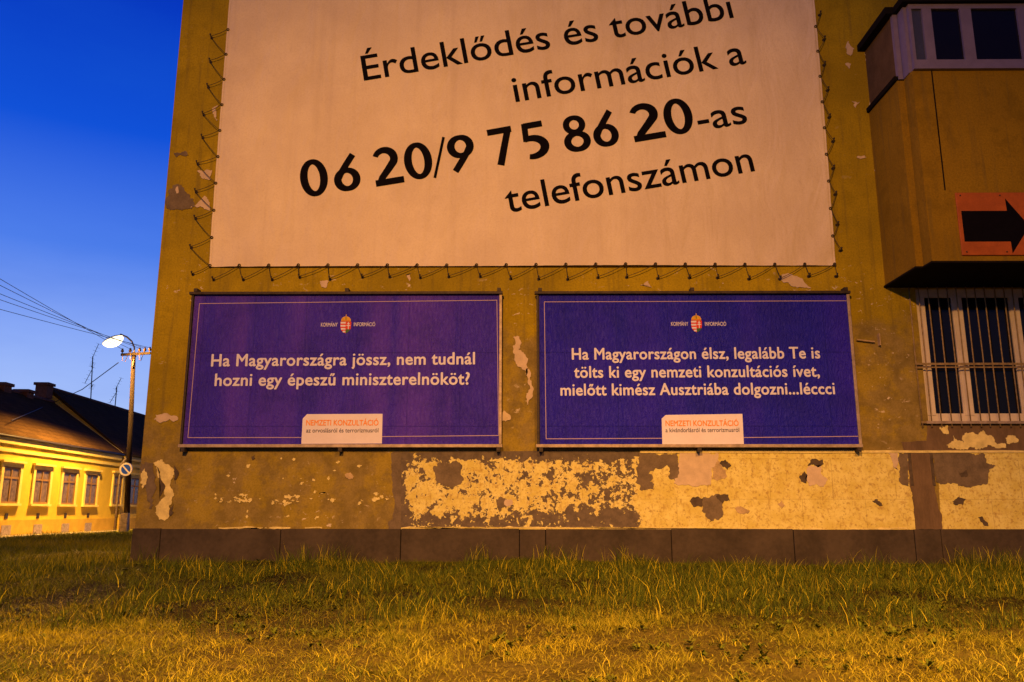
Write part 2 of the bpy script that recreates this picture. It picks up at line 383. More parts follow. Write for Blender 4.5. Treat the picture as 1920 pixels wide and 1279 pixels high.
# broad render zones of the base
def zone(name, px, off, mat, amp=.08, minlen=.04, seed=1):
    bm = B(); patch(bm, px, off, amp, .004, random.Random(seed), 0, minlen); return obj(name, bm, mat, bld)
zone('dark_render', [(733, 850), (768, 846), (766, 920), (770, 992), (728, 992), (738, 960), (735, 900)], .004, M['greypatch'], .10, .05, 5)
zone('peeling_paint', [(752, 849), (900, 846), (1100, 846), (1201, 848), (1216, 992), (1000, 993), (752, 993)], .008, M['peel'], .015, .2, 2)
zone('cream_render', [(1199, 848), (1450, 848), (1706, 848), (1716, 993), (1450, 993), (1213, 993)], .0085, M['cream'], .004, .2, 4)
zone('cream_render', [(1757, 848), (2100, 848), (2110, 995), (1764, 993)], .0085, M['cream'], .004, .2, 6)
z4 = lambda p: Z(p, 1180, 820, 2.595); z3 = lambda p: Z(p, 720, 820, 3.2); z2 = lambda p: Z(p, 240, 820, 3.4286)
z5 = lambda p: Z(p, 1540, 0, 2.368); z6 = lambda p: Z(p, 1580, 480, 3.044); z7 = lambda p: Z(p, 300, 0, 2.285)
# patches by kind of damage, plus painted shadow beside the cream peel
rnd = random.Random(21); bm = B()
for k, p in enumerate([z4([(50,75),(240,75),(247,130),(225,215),(200,205),(195,150),(180,135),(130,150),(95,180),(100,215),(118,225),(118,255),(50,255)]),
          z4([(360,290),(440,285),(455,340),(440,395),(405,408),(370,385),(358,340)]),
          z4([(1308,75),(1352,75),(1364,240),(1330,232),(1310,215)]),
          z4([(1470,75),(1720,75),(1735,125),(1780,140),(1745,175),(1735,230),(1490,215)]),
          z3([(295,180),(330,150),(375,155),(430,140),(470,165),(465,230),(480,250),(440,290),(315,285),(310,240)]),
          z3([(690,360),(720,365),(735,370),(740,400),(715,420),(700,445),(683,430)]),
          z2([(80,165),(160,165),(180,250),(165,440),(140,460),(95,320)]),
          z7([(35,820),(70,790),(130,850),(150,885),(60,900),(28,892)]), z7([(60,655),(110,648),(125,668),(70,675)])]):
    bm2 = B(); patch(bm2, p, .0125, .15, .006, rnd); obj('bare_render', bm2, M['greypatch'], bld)
bm.free()
bm = B()
for p in [z4([(865,140),(885,105),(940,108),(945,130),(925,142)]), z4([(825,190),(850,165),(860,225),(835,215)]), z4([(292,310),(310,290),(360,292),(355,335),(310,338)]),
          z4([(420,285),(480,278),(488,310),(455,322)]), z4([(445,115),(465,108),(495,140),(475,160),(450,140)]), z4([(1180,310),(1205,300),(1232,330),(1215,335)]),
          z4([(1600,170),(1640,160),(1645,185),(1615,195)]), z4([(1570,310),(1600,290),(1635,300),(1620,330),(1585,330)]), z4([(1695,390),(1715,385),(1745,430),(1720,425)]),
          z2([(190,190),(215,270),(240,330),(205,400),(205,300)]), z2([(300,180),(330,235),(305,300),(300,240)]), z2([(262,520),(275,450),(298,430),(295,480)]), z2([(795,125),(815,115),(820,135),(800,148)])]:  # plates along the cream peel are its shadow, painted dark
    bm2 = B(); patch(bm2, p, .0165, .13, .006, rnd, 0, .03); obj('dark_hole_and_shade', bm2, M['darkpatch'], bld)
bm.free()
bm = B()
for p in [z4([(245,75),(425,72),(430,110),(400,150),(400,205),(390,232),(330,240),(215,225),(240,180)]), z4([(870,140),(930,135),(930,175),(965,205),(945,240),(870,232),(858,190)]),
          z4([(1255,75),(1305,75),(1308,160),(1280,140)]), z3([(730,372),(765,370),(773,395),(750,412),(722,405)]),
          z7([(160,735),(225,730),(218,770),(180,765)]), z7([(130,890),(190,840),(215,870),(215,905)]), z7([(70,805),(78,800),(80,830),(70,832)]), z7([(225,465),(250,455),(245,520),(232,500)]),
          z5([(110,200),(120,185),(145,220),(130,250),(112,230)]), z5([(105,285),(130,285),(122,308)]), z5([(135,452),(172,452),(150,480)]), z5([(190,240),(205,250),(215,300),(195,270)]), z5([(214,455),(230,445),(214,487)]),
          z5([(155,700),(190,692),(200,702),(170,708)]), z5([(238,735),(247,738),(247,775),(242,770)]),
          [(962,632),(970,630),(972,655),(985,665),(990,690),(986,705),(978,690),(965,668)], [(988,690),(996,700),(998,745),(988,760),(990,720)], [(945,770),(958,785),(940,792)],
          [(1460,520),(1475,513),(1500,522),(1520,540),(1490,538),(1468,530)], [(1200,535),(1215,528),(1222,540)], [(600,528),(615,526),(612,540)], [(760,560-45),(772,512),(768,528)],
          [(292,778),(330,780),(334,788),(290,788)]]:
    bm2 = B(); patch(bm2, p, .0165, .14, .006, rnd, 0, .03); obj('pale_filler', bm2, M['pinkpatch'], bld)
bm.free()
bm = B()
for p in [z4([(430,110),(450,130),(475,190),(440,205),(404,205),(404,150)]), z4([(500,340),(540,335),(585,360),(575,372),(525,365)]), z4([(720,325),(740,308),(755,330),(740,348)]), z2([(1395,235),(1430,225),(1452,250),(1445,268),(1405,262)])]:
    bm2 = B(); patch(bm2, p, .0145, .14, .006, rnd, 0, .03); obj('tan_filler', bm2, M['tanpatch'], bld)
bm.free()
bm = B()
for p in [z2([(165,165),(235,160),(290,200),(305,240),(298,370),(265,450),(262,520),(205,530),(215,400),(235,350),(205,270),(190,220)]), z2([(85,240),(110,200),(125,230),(120,300),(95,330)]),
          z6([(590,1080),(630,1025),(690,1065),(700,1010),(775,1010),(800,995),(860,1040),(880,1075),(930,1080),(930,1095),(620,1097)]), z6([(565,970),(600,970),(605,1010),(575,1015)]), z6([(925,1040),(980,1025),(1000,1060),(950,1075)])]:
    bm2 = B(); patch(bm2, p, .0145, .17, .006, rnd, 0, .02); obj('chipped_plaster', bm2, M['creampatch'], bld)
for i in range(60):                                       # worn white scrape across the brown base
    px = 412+rnd.random()*325; py = 937+4*math.sin(px*.05)+rnd.gauss(0, 3.5)
    if 440 < px < 580 or rnd.random() < .45:
        w, h = rnd.uniform(2, 9), rnd.uniform(1.2, 4)
        patch(bm, [(px-w, py), (px-w*.3, py-h), (px+w*.6, py-h*.7), (px+w, py+h*.2), (px, py+h)], .009+.0001*i, .3, .004, rnd, 0, .02)
for i in range(26):
    px, py = rnd.uniform(380, 735), rnd.uniform(858, 975); w, h = rnd.uniform(1.5, 5), rnd.uniform(1, 4)
    patch(bm, [(px-w, py), (px, py-h), (px+w, py), (px, py+h)], .005, .3, .003, rnd, 0, .02)
o = obj('paint_scrape', bm, M['creampatch'], bld); o['kind'] = 'stuff'
# bare vertical strip, grooves and the ledge
zone('bare_strip', z4([(1352,75),(1462,75),(1484,250),(1502,340),(1522,440),(1520,450),(1392,449),(1381,330),(1363,240)]), .0145, M['brownstrip'], .05, .05, 8)
bm = B()
for a, b in (((1352, 75), (1366, 235)), ((1458, 75), (1478, 235))):
    p, q = z4([a])[0], z4([b])[0]; p, q = W(*p), W(*q); bm = B(); box(bm, (p.x, -.022, q.z), (p.x+.045, 0, p.z)); obj('groove', bm, M['darkpatch'], bld)
zone('dark_render', z6([(480,968),(1040,968),(1400,968),(1400,1118),(350,1118),(335,1062),(478,1055)]), .006, M['brownstrip'], .03, .06, 9)
bm = B(); p, q = W(1200, 846), W(1640, 843)
slab(bm, jag([(p.x, p.z-.03), (q.x+6, q.z-.05), (q.x+6, q.z-.02), (q.x, q.z-.015), (p.x, p.z+.0)], .01, rnd, .15), 0, -.024)
obj('ledge', bm, M['creampatch'], bld)
# bent pipe stub at the right billboard
bm = B(); tube(bm, [W(1606, 637, -.05), W(1640, 641, -.05)], .013); box(bm, W(1644, 627, -.0), W(1652, 647, -.09))
obj('pipe_stub', bm, M['tanpatch'], bld)

# ------------------------------------------------------------------ projecting bay on the right
c0 = W(1660, 536); BX, BZ = c0.x, c0.z
p1 = onplane(1716, 500, (0, 0, BZ), (0, 0, 1)); p2 = onplane(1752, 490, (0, 0, BZ), (0, 0, 1)); p1b = onplane(1735, 498, (0, 0, BZ), (0, 0, 1))
Y1, Y2 = p1.y, p2.y; BX2 = p1b.x+.0; BR = BX+9
ztw = W(1710, 8, Y2).z; zsw = W(1716, 133, Y2).z; 
bm = B(); box(bm, (BX, Y1, BZ), (BR, 0.002, zsw)); box(bm, (BX2, Y2, BZ), (BR, Y1+.001, zsw))
obj('bay_wall', bm, M['bay'], bld)
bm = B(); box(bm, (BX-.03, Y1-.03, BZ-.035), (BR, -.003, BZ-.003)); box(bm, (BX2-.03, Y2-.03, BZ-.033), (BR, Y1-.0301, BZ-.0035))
obj('bay_soffit', bm, M['groove'], bld)  # shade of the underside put into a near-black colour
bm = B(); zc = BZ; xa = W(1772, 355, Y2).x
box(bm, (xa-.012, Y2-.004, W(1772, 357, Y2).z), (xa+.008, Y2+.01, zsw)); obj('render_joint', bm, M['groove'], bld)
wx0_ = W(1540+408/2.368, 200/2.368, Y2).x
# side panel of the glazed balcony
zst, zsb = W(1620, 88).z, W(1632, 207).z
bm = B(); box(bm, (BX+.03, Y1+.06, zsb+.03), (BX+.10, -.003, ztw-.02)); obj('side_panel', bm, M['baydark'], bld)
bm = B(); box(bm, (BX-.04, Y1-.0, zsb-.05), (BX+.12, -.004, zsb+.03)); box(bm, (BX-.10, Y1-.05, ztw-.02), (BR, -.004, ztw+.10)); box(bm, (BX2-.08, Y2-.1, ztw-.018), (BR, Y1-.0505, ztw+.098))
obj('balcony_trim', bm, M['groove'], bld)
bm = B(); box(bm, (BX+.02, Y1-.02, zsw-.0), (BX2-.02, Y1+.06, ztw-.021)); obj('corner_post', bm, M['bayframe'], bld)
bm = B(); box(bm, (BX2-.015, Y1-.001, zsw), (wx0_, Y2+.052, ztw-.021)); obj('corner_panel', bm, M['bayframe'], bld)
# strip window
wn = group_part('window', bld)
wx = lambda q, yy=200: W(1540+q/2.368, yy/2.368, Y2).x
zlo, zhi = W(1720, 129, Y2).z, W(1720, 12, Y2).z
e = [(wx(400), wx(412)), (wx(458), wx(500)), (wx(628), wx(678)), (wx(884), wx(935)), (wx(1180), wx(1230)), (wx(1500), wx(1550))]
bm = B()
box(bm, (e[0][0], Y2-.03, zlo), (BR, Y2+.05, zlo+.14)); box(bm, (e[0][0], Y2-.03, zhi-.06), (BR, Y2+.05, zhi+.02))
for a, b in e: box(bm, (a, Y2-.028, zlo+.14), (b, Y2+.049, zhi-.06))
obj('frame', bm, M['bayframe'], wn)
bm = B(); box(bm, (e[0][1]-.01, Y2+.01, zlo+.13), (e[1][0]+.01, Y2+.02, zhi-.05)); obj('pane', bm, M['glassblue'], wn)
for (a, b), (c, d) in zip(e[1:], e[2:]):
    bm = B(); box(bm, (b-.01, Y2+.012, zlo+.13), (c+.01, Y2+.022, zhi-.05)); obj('pane', bm, M['glass'], wn)
bm = B(); box(bm, (e[0][0]-.03, Y2-.07, zlo-.035), (BR, Y2+.04, zlo-.001)); obj('sill', bm, M['bayframe'], wn)
bm = B(); box(bm, (e[0][0], Y2+.2, zlo-.01), (BR, Y2+.5, zhi+.05)); obj('inner_blind', bm, M['groove'], wn)
# barred window
wn = group_part('window', bld)
FY = .05
gx = lambda zx, zy: W(1580+zx/3.044, 480+zy/3.044, FY).x
L_, R_ = wq['l'], wq['r']; bt, tt = wq['b'], wq['t']
mids = [(gx(620, 243), gx(678, 243)), (gx(945, 243), gx(1002, 243))]
fr = [(L_, gx(465, 243))]+mids; w2 = mids[1][0]-mids[0][1]
fr.append((mids[1][1]+w2*.55, R_))
bm = B(); box(bm, (L_, FY, bt), (R_, FY+.08, bt+.13)); box(bm, (L_, FY, tt-.14), (R_, FY+.08, tt))
for a, b in fr: box(bm, (a, FY+.002, bt+.13), (b, FY+.079, tt-.14))
for a, b in fr:
    c = (a+b)/2; box(bm, (a+.012, FY-.012, bt+.10), (c-.012, FY+.01, tt-.11)); box(bm, (c+.012, FY-.013, bt+.10), (b-.012, FY+.01, tt-.11))
obj('frame', bm, M['pvc'], wn)
for (a, b), (c, d) in zip(fr, fr[1:]):
    bm = B(); box(bm, (b-.01, FY+.03, bt+.12), (c+.01, FY+.04, tt-.13)); obj('pane', bm, M['glass'], wn)
bm = B(); box(bm, (L_-.06, -.07, bt-.045), (R_+.06, FY+.02, bt-.003)); obj('sill', bm, M['steel'], wn)
GY = -.05
gw = lambda zx, zy: W(1580+zx/3.044, 480+zy/3.044, GY)
gr = group_part('window_grille', bld)
gt, gb = gw(700, 150).z, gw(700, 975).z; x0, sp = gw(378, 170).x, (gw(968, 170).x-gw(378, 170).x)/11
for k in range(17):
    bm = B(); xx = x0+sp*k+random.uniform(-.012, .012); tube(bm, [(xx, GY, gb), (xx+random.uniform(-.01, .01), GY+random.uniform(-.01, .01), (gt+gb)/2), (xx, GY, gt)], .0105, 8); obj('bar', bm, M['bar'], gr, True)
xe = x0+sp*16.5
for zz, h in ((gw(700, 160).z, .03), (gw(700, 617).z, .035), (gw(700, 950).z, .03)):
    bm = B(); box(bm, (x0-.03, GY-.018, zz-h/2), (xe, GY-.009, zz+h/2))
    for xx in (x0+.1, x0+sp*5.3, x0+sp*11.4, xe-.1): box(bm, (xx-.012, GY-.0085, zz-h/2+.003), (xx+.012, .0, zz+h/2-.003))
    obj('rail', bm, M['bar'], gr)
bm = B(); box(bm, (x0-.03, GY-.017, gw(700, 636).z-.01), (xe, GY-.0095, gw(700, 636).z+.01))
obj('rail', bm, M['bar'], gr)

# ------------------------------------------------------------------ arrow sign
SY = Y2-.03
sg = thing('arrow_sign', 'faded orange sign with a black arrow pointing right, under the upper windows', 'sign', W(1860, 478, SY))
s5 = lambda a, b, yy=SY: W(1540+a/2.368, b/2.368, yy)
tl, bl = s5(597, 855), s5(625, 1133); sx0 = (tl.x+bl.x)/2; sw = 1.32
bm = B(); box(bm, (sx0, SY, bl.z), (sx0+sw, Y2-.002, tl.z)); o = obj('panel', bm, M['orange'], sg); bv = o.modifiers.new('bevel', 'BEVEL'); bv.width = .006
ar = [s5(*q) for q in ((622, 937), (820, 937), (818, 882), (917, 1000), (850, 1125), (845, 1072), (635, 1073))]
xl = (ar[0].x+ar[6].x)/2; xh = (ar[1].x+ar[5].x)/2; zs0, zs1 = ar[6].z, ar[0].z
pts = [(xl, zs1), (xh, zs1), (xh-.005, ar[2].z), (ar[3].x+.02, (zs0+zs1)/2), (xh+.005, ar[4].z), (xh, zs0), (xl, zs0)]
bm = B(); slab(bm, pts, SY, SY-.004); obj('arrow', bm, M['black'], sg)
for a, b in ((.05, .05), (.05, .95), (.5, .05), (.5, .95), (.95, .05), (.95, .95)):
    bm = B(); ball(bm, (sx0+a*sw, SY-.004, bl.z+(tl.z-bl.z)*b), .012); obj('screw', bm, M['darksteel'], sg)

# ------------------------------------------------------------------ lettering
def textmesh(body, offset=0.0, spacing=1.0):
    plain = body.replace('ű', 'u').replace('ő', 'o')       # the double accents are drawn as two slanted strokes
    if plain != body:
        vs, fs = textmesh(plain, offset, spacing)
        for i, ch in enumerate(body):
            if ch in 'űő':
                cx = textmesh(plain[:i+1], offset, spacing)[0][:, 0].max()-(.19 if ch == 'ű' else .24)
                for d in (-.085, .045):
                    k = len(vs); vs = np.concatenate([vs, [(cx+d-.03, .507, 0), (cx+d+.018, .507, 0), (cx+d+.095, .654, 0), (cx+d+.018, .654, 0)]]); fs = fs+[[k, k+1, k+2, k+3]]
        return vs, fs
    cu = bpy.data.curves.new('lettering', 'FONT'); cu.body = body; cu.offset = offset; cu.space_character = spacing; cu.resolution_u = 5
    o = bpy.data.objects.new('lettering', cu); COL.objects.link(o); bpy.context.view_layer.update()
    me = bpy.data.meshes.new_from_object(o.evaluated_get(bpy.context.evaluated_depsgraph_get()))
    vs = np.array([v.co[:] for v in me.vertices]); fs = [list(p.vertices) for p in me.polygons]
    bpy.data.objects.remove(o); bpy.data.curves.remove(cu); bpy.data.meshes.remove(me)
    return vs, fs
def line(bm, body, pL, pR, Y, size, offset=0.0, spacing=1.0, depth=0, mi=0, xh=1.0):
    """lay a line of letters on the plane y = Y from baseline point pL to pR (pixels), em size in metres"""
    a, b = W(*pL, Y), W(*pR, Y); vs, fs = textmesh(body, 0.0, spacing)
    x0, x1 = vs[:, 0].min(), vs[:, 0].max(); d = (b-a); L = math.hypot(d.x, d.z); ux, uz = d.x/L, d.z/L
    s = (vs[:, 0]-x0)/(x1-x0)*L; t = vs[:, 1]
    if xh != 1.0:
        t = np.interp(t, (-1, 0, .46, .505, 1.2), (-1.12, 0, .535, .645, 1.34))
    t = t*size
    n = 8 if offset > 0 else 1                            # heavier weights: the outline swept round a small circle
    for c in range(n):
        ds, dt = (offset*size*math.cos(2*math.pi*c/n), offset*size*math.sin(2*math.pi*c/n)) if n > 1 else (0, 0)
        nv = [bm.verts.new((a.x+ux*(p+ds)-uz*(q+dt), Y-depth-.00015*c, a.z+uz*(p+ds)+ux*(q+dt))) for p, q in zip(s, t)]
        for f in fs:
            try:
                g = bm.faces.new([nv[i] for i in f]); g.material_index = mi; g.normal_update()
                if g.normal.y > 0: g.normal_flip()
            except ValueError: pass

# ------------------------------------------------------------------ billboards
def billboard(label, out, plt, mat, texts, tsize, emb, kt, tagpoly, t1, t2, bord, tagtext):
    Yb = -.13
    c = [W(px, py, Yb) for px, py in out]; x0 = (c[0].x+c[3].x)/2; x1 = (c[1].x+c[2].x)/2; z1 = (c[0].z+c[1].z)/2; z0 = (c[2].z+c[3].z)/2
    th = thing('billboard', label, 'billboard', ((x0+x1)/2, -.06, z0), 'framed blue billboards on the wall')
    bm = B(); box(bm, (x0+.02, Yb+.03, z0+.02), (x1-.02, Yb+.05, z1-.02)); obj('backing', bm, M['darksteel'], th)
    PY = Yb+.012
    bm = B(); n = 60; xa, xb, za, zb_ = x0+.045, x1-.045, z0+.05, z1-.045
    gr_ = [[bm.verts.new((xa+(xb-xa)*i/n, PY+.002*math.sin(i*.9+j)*(0 < i < n)*(0 < j < 12), za+(zb_-za)*j/12)) for i in range(n+1)] for j in range(13)]
    for j in range(12):
        for i in range(n): bm.faces.new((gr_[j][i], gr_[j][i+1], gr_[j+1][i+1], gr_[j+1][i]))
    poster = obj('poster', bm, mat, th, True)
    for nm, a, b, mm in (('top', (x0-.03, Yb-.055, z1-.045), (x1+.01, Yb+.029, z1+.0), 'darksteel'), ('bottom', (x0-.02, Yb-.02, z0), (x1+.01, Yb+.028, z0+.05), 'steel'),  # top bar lies in shadow, painted in with the darker steel
                     ('side', (x0, Yb-.018, z0+.05), (x0+.035, Yb+.027, z1-.045), 'darksteel'), ('side', (x1-.045, Yb-.018, z0+.05), (x1, Yb+.027, z1-.045), 'steel')):
        bm = B(); box(bm, a, b); o = obj('frame_bar', bm, M[mm], th); bv = o.modifiers.new('bevel', 'BEVEL'); bv.width = .005; bv.segments = 2
    for xx in (x0+.06, (x0+x1)/2, x1-.05):
        for zz, s in ((z1+.001, 1), (z0-.001, -1)):
            bm = B(); box(bm, (xx-.03, Yb-.02, zz), (xx+.03, -.001, zz+s*.065)); box(bm, (xx-.028, Yb-.026, zz+s*.01), (xx+.028, Yb-.0205, zz+s*.05)); obj('bracket', bm, M['darksteel'], th)
    # poster print
    TY = PY-.0035
    bm = B()
    for body, a, b in texts: line(bm, body, a, b, TY, tsize*.89, .024, 1.05, xh=1.17)
    obj('lettering', bm, M['letwhite'], poster)
    bm = B(); pb = [W(px, py, TY) for px, py in bord]; w = .011
    for a, b in zip(pb, pb[1:]):
        d = Vector((b.x-a.x, 0, b.z-a.z)).normalized(); q = Vector((-d.z, 0, d.x))*w/2
        f = bm.faces.new([bm.verts.new(v) for v in (a-q-d*w/2, b-q+d*w/2, b+q+d*w/2, a+q-d*w/2)])
        f.normal_update(); 
        if f.normal.y > 0: f.normal_flip()
        TYo = .0003
        for v in f.verts: v.co.y -= TYo*pb.index(a)
    obj('border_line', bm, M['posterline'], poster)
    tp = [W(px, py, TY) for px, py in tagpoly]
    bm = B(); slab(bm, [(p.x, p.z) for p in tp], PY, TY-.003); tg = obj('white_tag', bm, M['tagwhite'], poster)
    bm = B(); LY = TY-.006
    line(bm, 'NEMZETI KONZULTÁCIÓ', *t1[:2], LY, t1[2], .016, mi=0); line(bm, tagtext, *t2[:2], LY, t2[2], .006, mi=1)
    obj('tag_lettering', bm, [M['letorange'], M['letblue']], poster)
    # coat of arms: crown over a shield, stripes on one half, double cross on the other
    ec, ew, eh = W(*emb[0], TY), emb[1], emb[2]; bm = B()
    def P(pts, d, mi): slab(bm, [(ec.x+ew*a, ec.z+eh*b) for a, b in pts], PY, TY-d, mi)
    shL = [(-.5, .17), (0, .17), (0, -.5), (-.17, -.46), (-.36, -.36), (-.48, -.22), (-.5, 0)]
    P(shL, .001, 1)
    P([(0.003, .17), (.5, .17), (.5, 0), (.48, -.22), (.44, -.27), (.003, -.27)], .001, 1)
    P([(.003, -.272), (.435, -.272), (.36, -.36), (.17, -.46), (.003, -.5)], .001, 2)
    for b in (.10, -.075, -.25, -.405):
        e_ = -.5 if b > -.1 else (-.45 if b > -.3 else -.27); P([(e_+.01, b+.05), (-.01, b+.05), (-.01, b-.045), (e_+.02, b-.045)], .002, 3)
    P([(.21, .14), (.29, .14), (.29, -.27), (.21, -.27)], .002, 3); P([(.13, .075), (.37, .075), (.37, .03), (.13, .03)], .0023, 3); P([(.08, -.03), (.42, -.03), (.42, -.085), (.08, -.085)], .0026, 3)
    P([(-.44, .18), (.44, .18), (.46, .27), (.36, .39), (.16, .46), (-.16, .46), (-.36, .39), (-.46, .27)], .0015, 0)
    P([(-.03, .461), (.03, .461), (.05, .56), (.0, .60), (-.03, .55)], .0016, 0)
    P([(-.40, .235), (.40, .235), (.40, .21), (-.40, .21)], .0028, 1); P([(-.03, .43), (.03, .43), (.03, .25), (-.03, .25)], .003, 2)
    obj('coat_of_arms', bm, [M['gold'], M['red'], M['green'], M['letwhite']], poster)
    bm = B()
    for big, small, a, b, y in kt:
        line(bm, big+small, (a, y-.6), (b, y-.6), TY, .092, .004)
    obj('emblem_lettering', bm, M['letwhite'], poster)
    return th
mt, N = newmat('thin_print_line'); N.out((.42, .32, .55), .6); M['posterline'] = mt
z9 = lambda a, b: (320+a/3, 530+b/3); z10 = lambda a, b: (980+a/2.909, 530+b/2.909)
billboard('blue billboard with two lines of white text, the nearer to the street lamp', [(362,549),(941,547),(941,840),(335,838)], None, M['posterL'],
    [('Ha Magyarországra jössz, nem tudnál', z9(228, 470), z9(1710, 458)), ('hozni egy épeszű miniszterelnököt?', z9(248, 580), z9(1680, 572))], .262,
    (z9(985, 236), .175, .29), [('KORMÁNY', '', z9(845, 0)[0], z9(938, 0)[0], z9(0, 249)[1]), ('INFORMÁCIÓ', '', z9(1030, 0)[0], z9(1150, 0)[0], z9(0, 247)[1])],
    [z9(*q) for q in ((743,765),(768,740),(1192,738),(1188,905),(735,907))], (z9(762, 803), z9(1168, 803), .125), (z9(762, 843), z9(1168, 842), .098),
    [z9(*q) for q in ((735,871),(97,872),(162,118),(1835,99),(1845,860),(1190,866))], 'az orvoslásról és terrorizmusról')
billboard('blue billboard with three lines of white text, beside the barred window', [(1005,547),(1592,547),(1616,838),(1008,840)], None, M['posterR'],
    [('Ha Magyarországon élsz, legalább Te is', z10(270, 419), z10(1622, 412)), ('tölts ki egy nemzeti konzultációs ívet,', z10(282, 518), z10(1620, 512)), ('mielőtt kimész Ausztriába dolgozni...léccci', z10(208, 615), z10(1703, 607))], .248,
    (z10(948, 223), .175, .29), [('KORMÁNY', '', z10(810, 0)[0], z10(903, 0)[0], z10(0, 237)[1]), ('INFORMÁCIÓ', '', z10(995, 0)[0], z10(1110, 0)[0], z10(0, 237)[1])],
    [z10(*q) for q in ((758,742),(780,722),(1198,716),(1206,880),(762,883))], (z10(780, 782), z10(1178, 781), .125), (z10(780, 816), z10(1182, 814), .098),
    [z10(*q) for q in ((760,849),(128,852),(118,105),(1775,99),(1840,838),(1205,845))], 'a kivándorlásról és terrorizmusról')

# ------------------------------------------------------------------ banner
BY = -.07
bx0 = (W(432, 0, BY).x+W(388, 500, BY).x)/2; bx1 = (W(1527, 0, BY).x+W(1568, 496, BY).x)/2
bz0 = W(980, 498, BY).z; bz1 = bz0+6.1
bn = thing('wall_banner', 'huge pale banner with slanted black phone number, laced with rope to the upper wall', 'banner', ((bx0+bx1)/2, -.03, bz0))
def bwave(x, z):
    u = (x-bx0)/(bx1-bx0); v = (z-bz0)/(bz1-bz0)
    y = .008*math.sin(x*1.3+z*.5)+.006*math.sin(z*1.1-x*.7)
    for cx, s in ((bx0, 1), (bx1, -1)):
        a, b = abs(x-cx), z-bz0
        y += .011*math.exp(-((a-b*1.1)/.35)**2)*math.exp(-(a+b)/1.6) - .008*math.exp(-((a*.55-b)/.22)**2)*math.exp(-(a+b)/1.4)
        y += .006*math.sin((a*1.6+b)*7)*math.exp(-(a+b)/1.1)
    e = .005*math.sin((x-bx0)/.48*2*math.pi)*math.exp(-(z-bz0)/.18)+.004*math.sin((z-bz0)/.48*2*math.pi)*(math.exp(-abs(x-bx0)/.18)+math.exp(-abs(x-bx1)/.18))
    return BY+.010+y*1.7+e
nx, nz = 180, 130; bm = B()
g = [[bm.verts.new((bx0+(bx1-bx0)*i/nx, bwave(bx0+(bx1-bx0)*i/nx, bz0+(bz1-bz0)*j/nz), bz0+(bz1-bz0)*j/nz)) for i in range(nx+1)] for j in range(nz+1)]
for j in range(nz):
    for i in range(nx): bm.faces.new((g[j][i], g[j][i+1], g[j+1][i+1], g[j+1][i]))
cloth = obj('fabric', bm, M['banner'], bn, True)
so = cloth.modifiers.new('thickness', 'SOLIDIFY'); so.thickness = .002; so.offset = -1
bm = B()                                                  # doubled hem
def hem(a, b, c, d):
    n = 90
    for k in range(n):
        q = []
        for t, s in ((k/n, 0), ((k+1)/n, 0), ((k+1)/n, 1), (k/n, 1)):
            x = a+(b-a)*t + (c if s else 0); z_ = d[0]+(d[1]-d[0])*t+(d[2] if s else 0); q.append((x, bwave(x, z_)-.0035, z_))
        f = bm.faces.new([bm.verts.new(p) for p in q]); f.normal_update()
        if f.normal.y > 0: f.normal_flip()
hem(bx0, bx1, 0, (bz0, bz0, .035)); hem(bx0, bx0, .03, (bz0, bz1, 0)); hem(bx1-.03, bx1-.03, .03, (bz0, bz1, 0))
obj('hem', bm, M['banner'], cloth, True)
# lettering laid on the cloth
def drape(o, lift=.004):
    for v in o.data.vertices: v.co.y += bwave(v.co.x, v.co.z)-BY-lift
z8 = lambda a, b: (560+a/2.133, b/2.133)
bm = B()
line(bm, 'Érdeklődés és további', z8(262, 322), z8(1742, 68), BY, .70, .006)
line(bm, 'információk a', z8(868, 408), z8(1792, 252), BY, .70, .006)
line(bm, '-as', z8(1605, 522), z8(1797, 490), BY, .70, .006)
line(bm, 'telefonszámon', z8(836, 850), z8(1825, 683), BY, .70, .006)
o = obj('lettering', bm, M['black'], cloth); drape(o)
# bold numerals drawn as strokes
def stroke(pts, ws): return (pts, ws)
def arc(cx, cy, rx, ry, a0, a1, n=28): return [(cx+rx*math.cos(R(a0+(a1-a0)*k/n)), cy+ry*math.sin(R(a0+(a1-a0)*k/n))) for k in range(n+1)]
T = .185
def oval(cx, cy, rx, ry, wv, wh, n=40):
    p = arc(cx, cy, rx, ry, 0, 360, n); return (p, [wh+(wv-wh)*abs(math.cos(2*math.pi*k/n))**1.3 for k in range(n+1)])
DIG = {
 '0': [oval(.37, .5, .27, .43, .19, .125)],
 '6': [oval(.36, .31, .255, .245, .185, .12), ([(.60, .955), (.38, .70), (.215, .50), (.135, .36)], [.15, .155, .155, .14])],
 '9': [oval(.36, .69, .255, .245, .185, .12), ([(.12, .045), (.34, .30), (.505, .50), (.585, .64)], [.15, .155, .155, .14])],
 '2': [(arc(.33, .70, .24, .235, 158, -28, 24)+[(.40, .42), (.20, .20), (.12, .06)], [.12+.06*min(1, k/16) for k in range(25)]+[.165, .15, .13]), ([(.02, .075), (.74, .075)], [.155, .155])],
 '7': [([(.04, .925), (.70, .925)], [.15, .15]), ([(.62, .96), (.42, .45), (.25, 0)], [.16, .165, .17])],
 '5': [([(.17, .925), (.60, .925)], [.15, .15]), ([(.195, .995), (.165, .50)], [.13, .12]), (arc(.27, .325, .30, .25, 118, -108, 26), [.12+.065*math.sin(math.pi*k/26) for k in range(27)])],
 '8': [oval(.36, .735, .215, .195, .155, .115), oval(.36, .275, .26, .215, .175, .12)],
 '/': [([(-.08, -.03), (.40, 1.02)], [.075, .075])],
}
bm = B(); cnt = 0; dh = .675
bl0, bl1 = (75, 785), (1545, 533)
yb = lambda q: bl0[1]+(bl1[1]-bl0[1])*(q-bl0[0])/(bl1[0]-bl0[0])
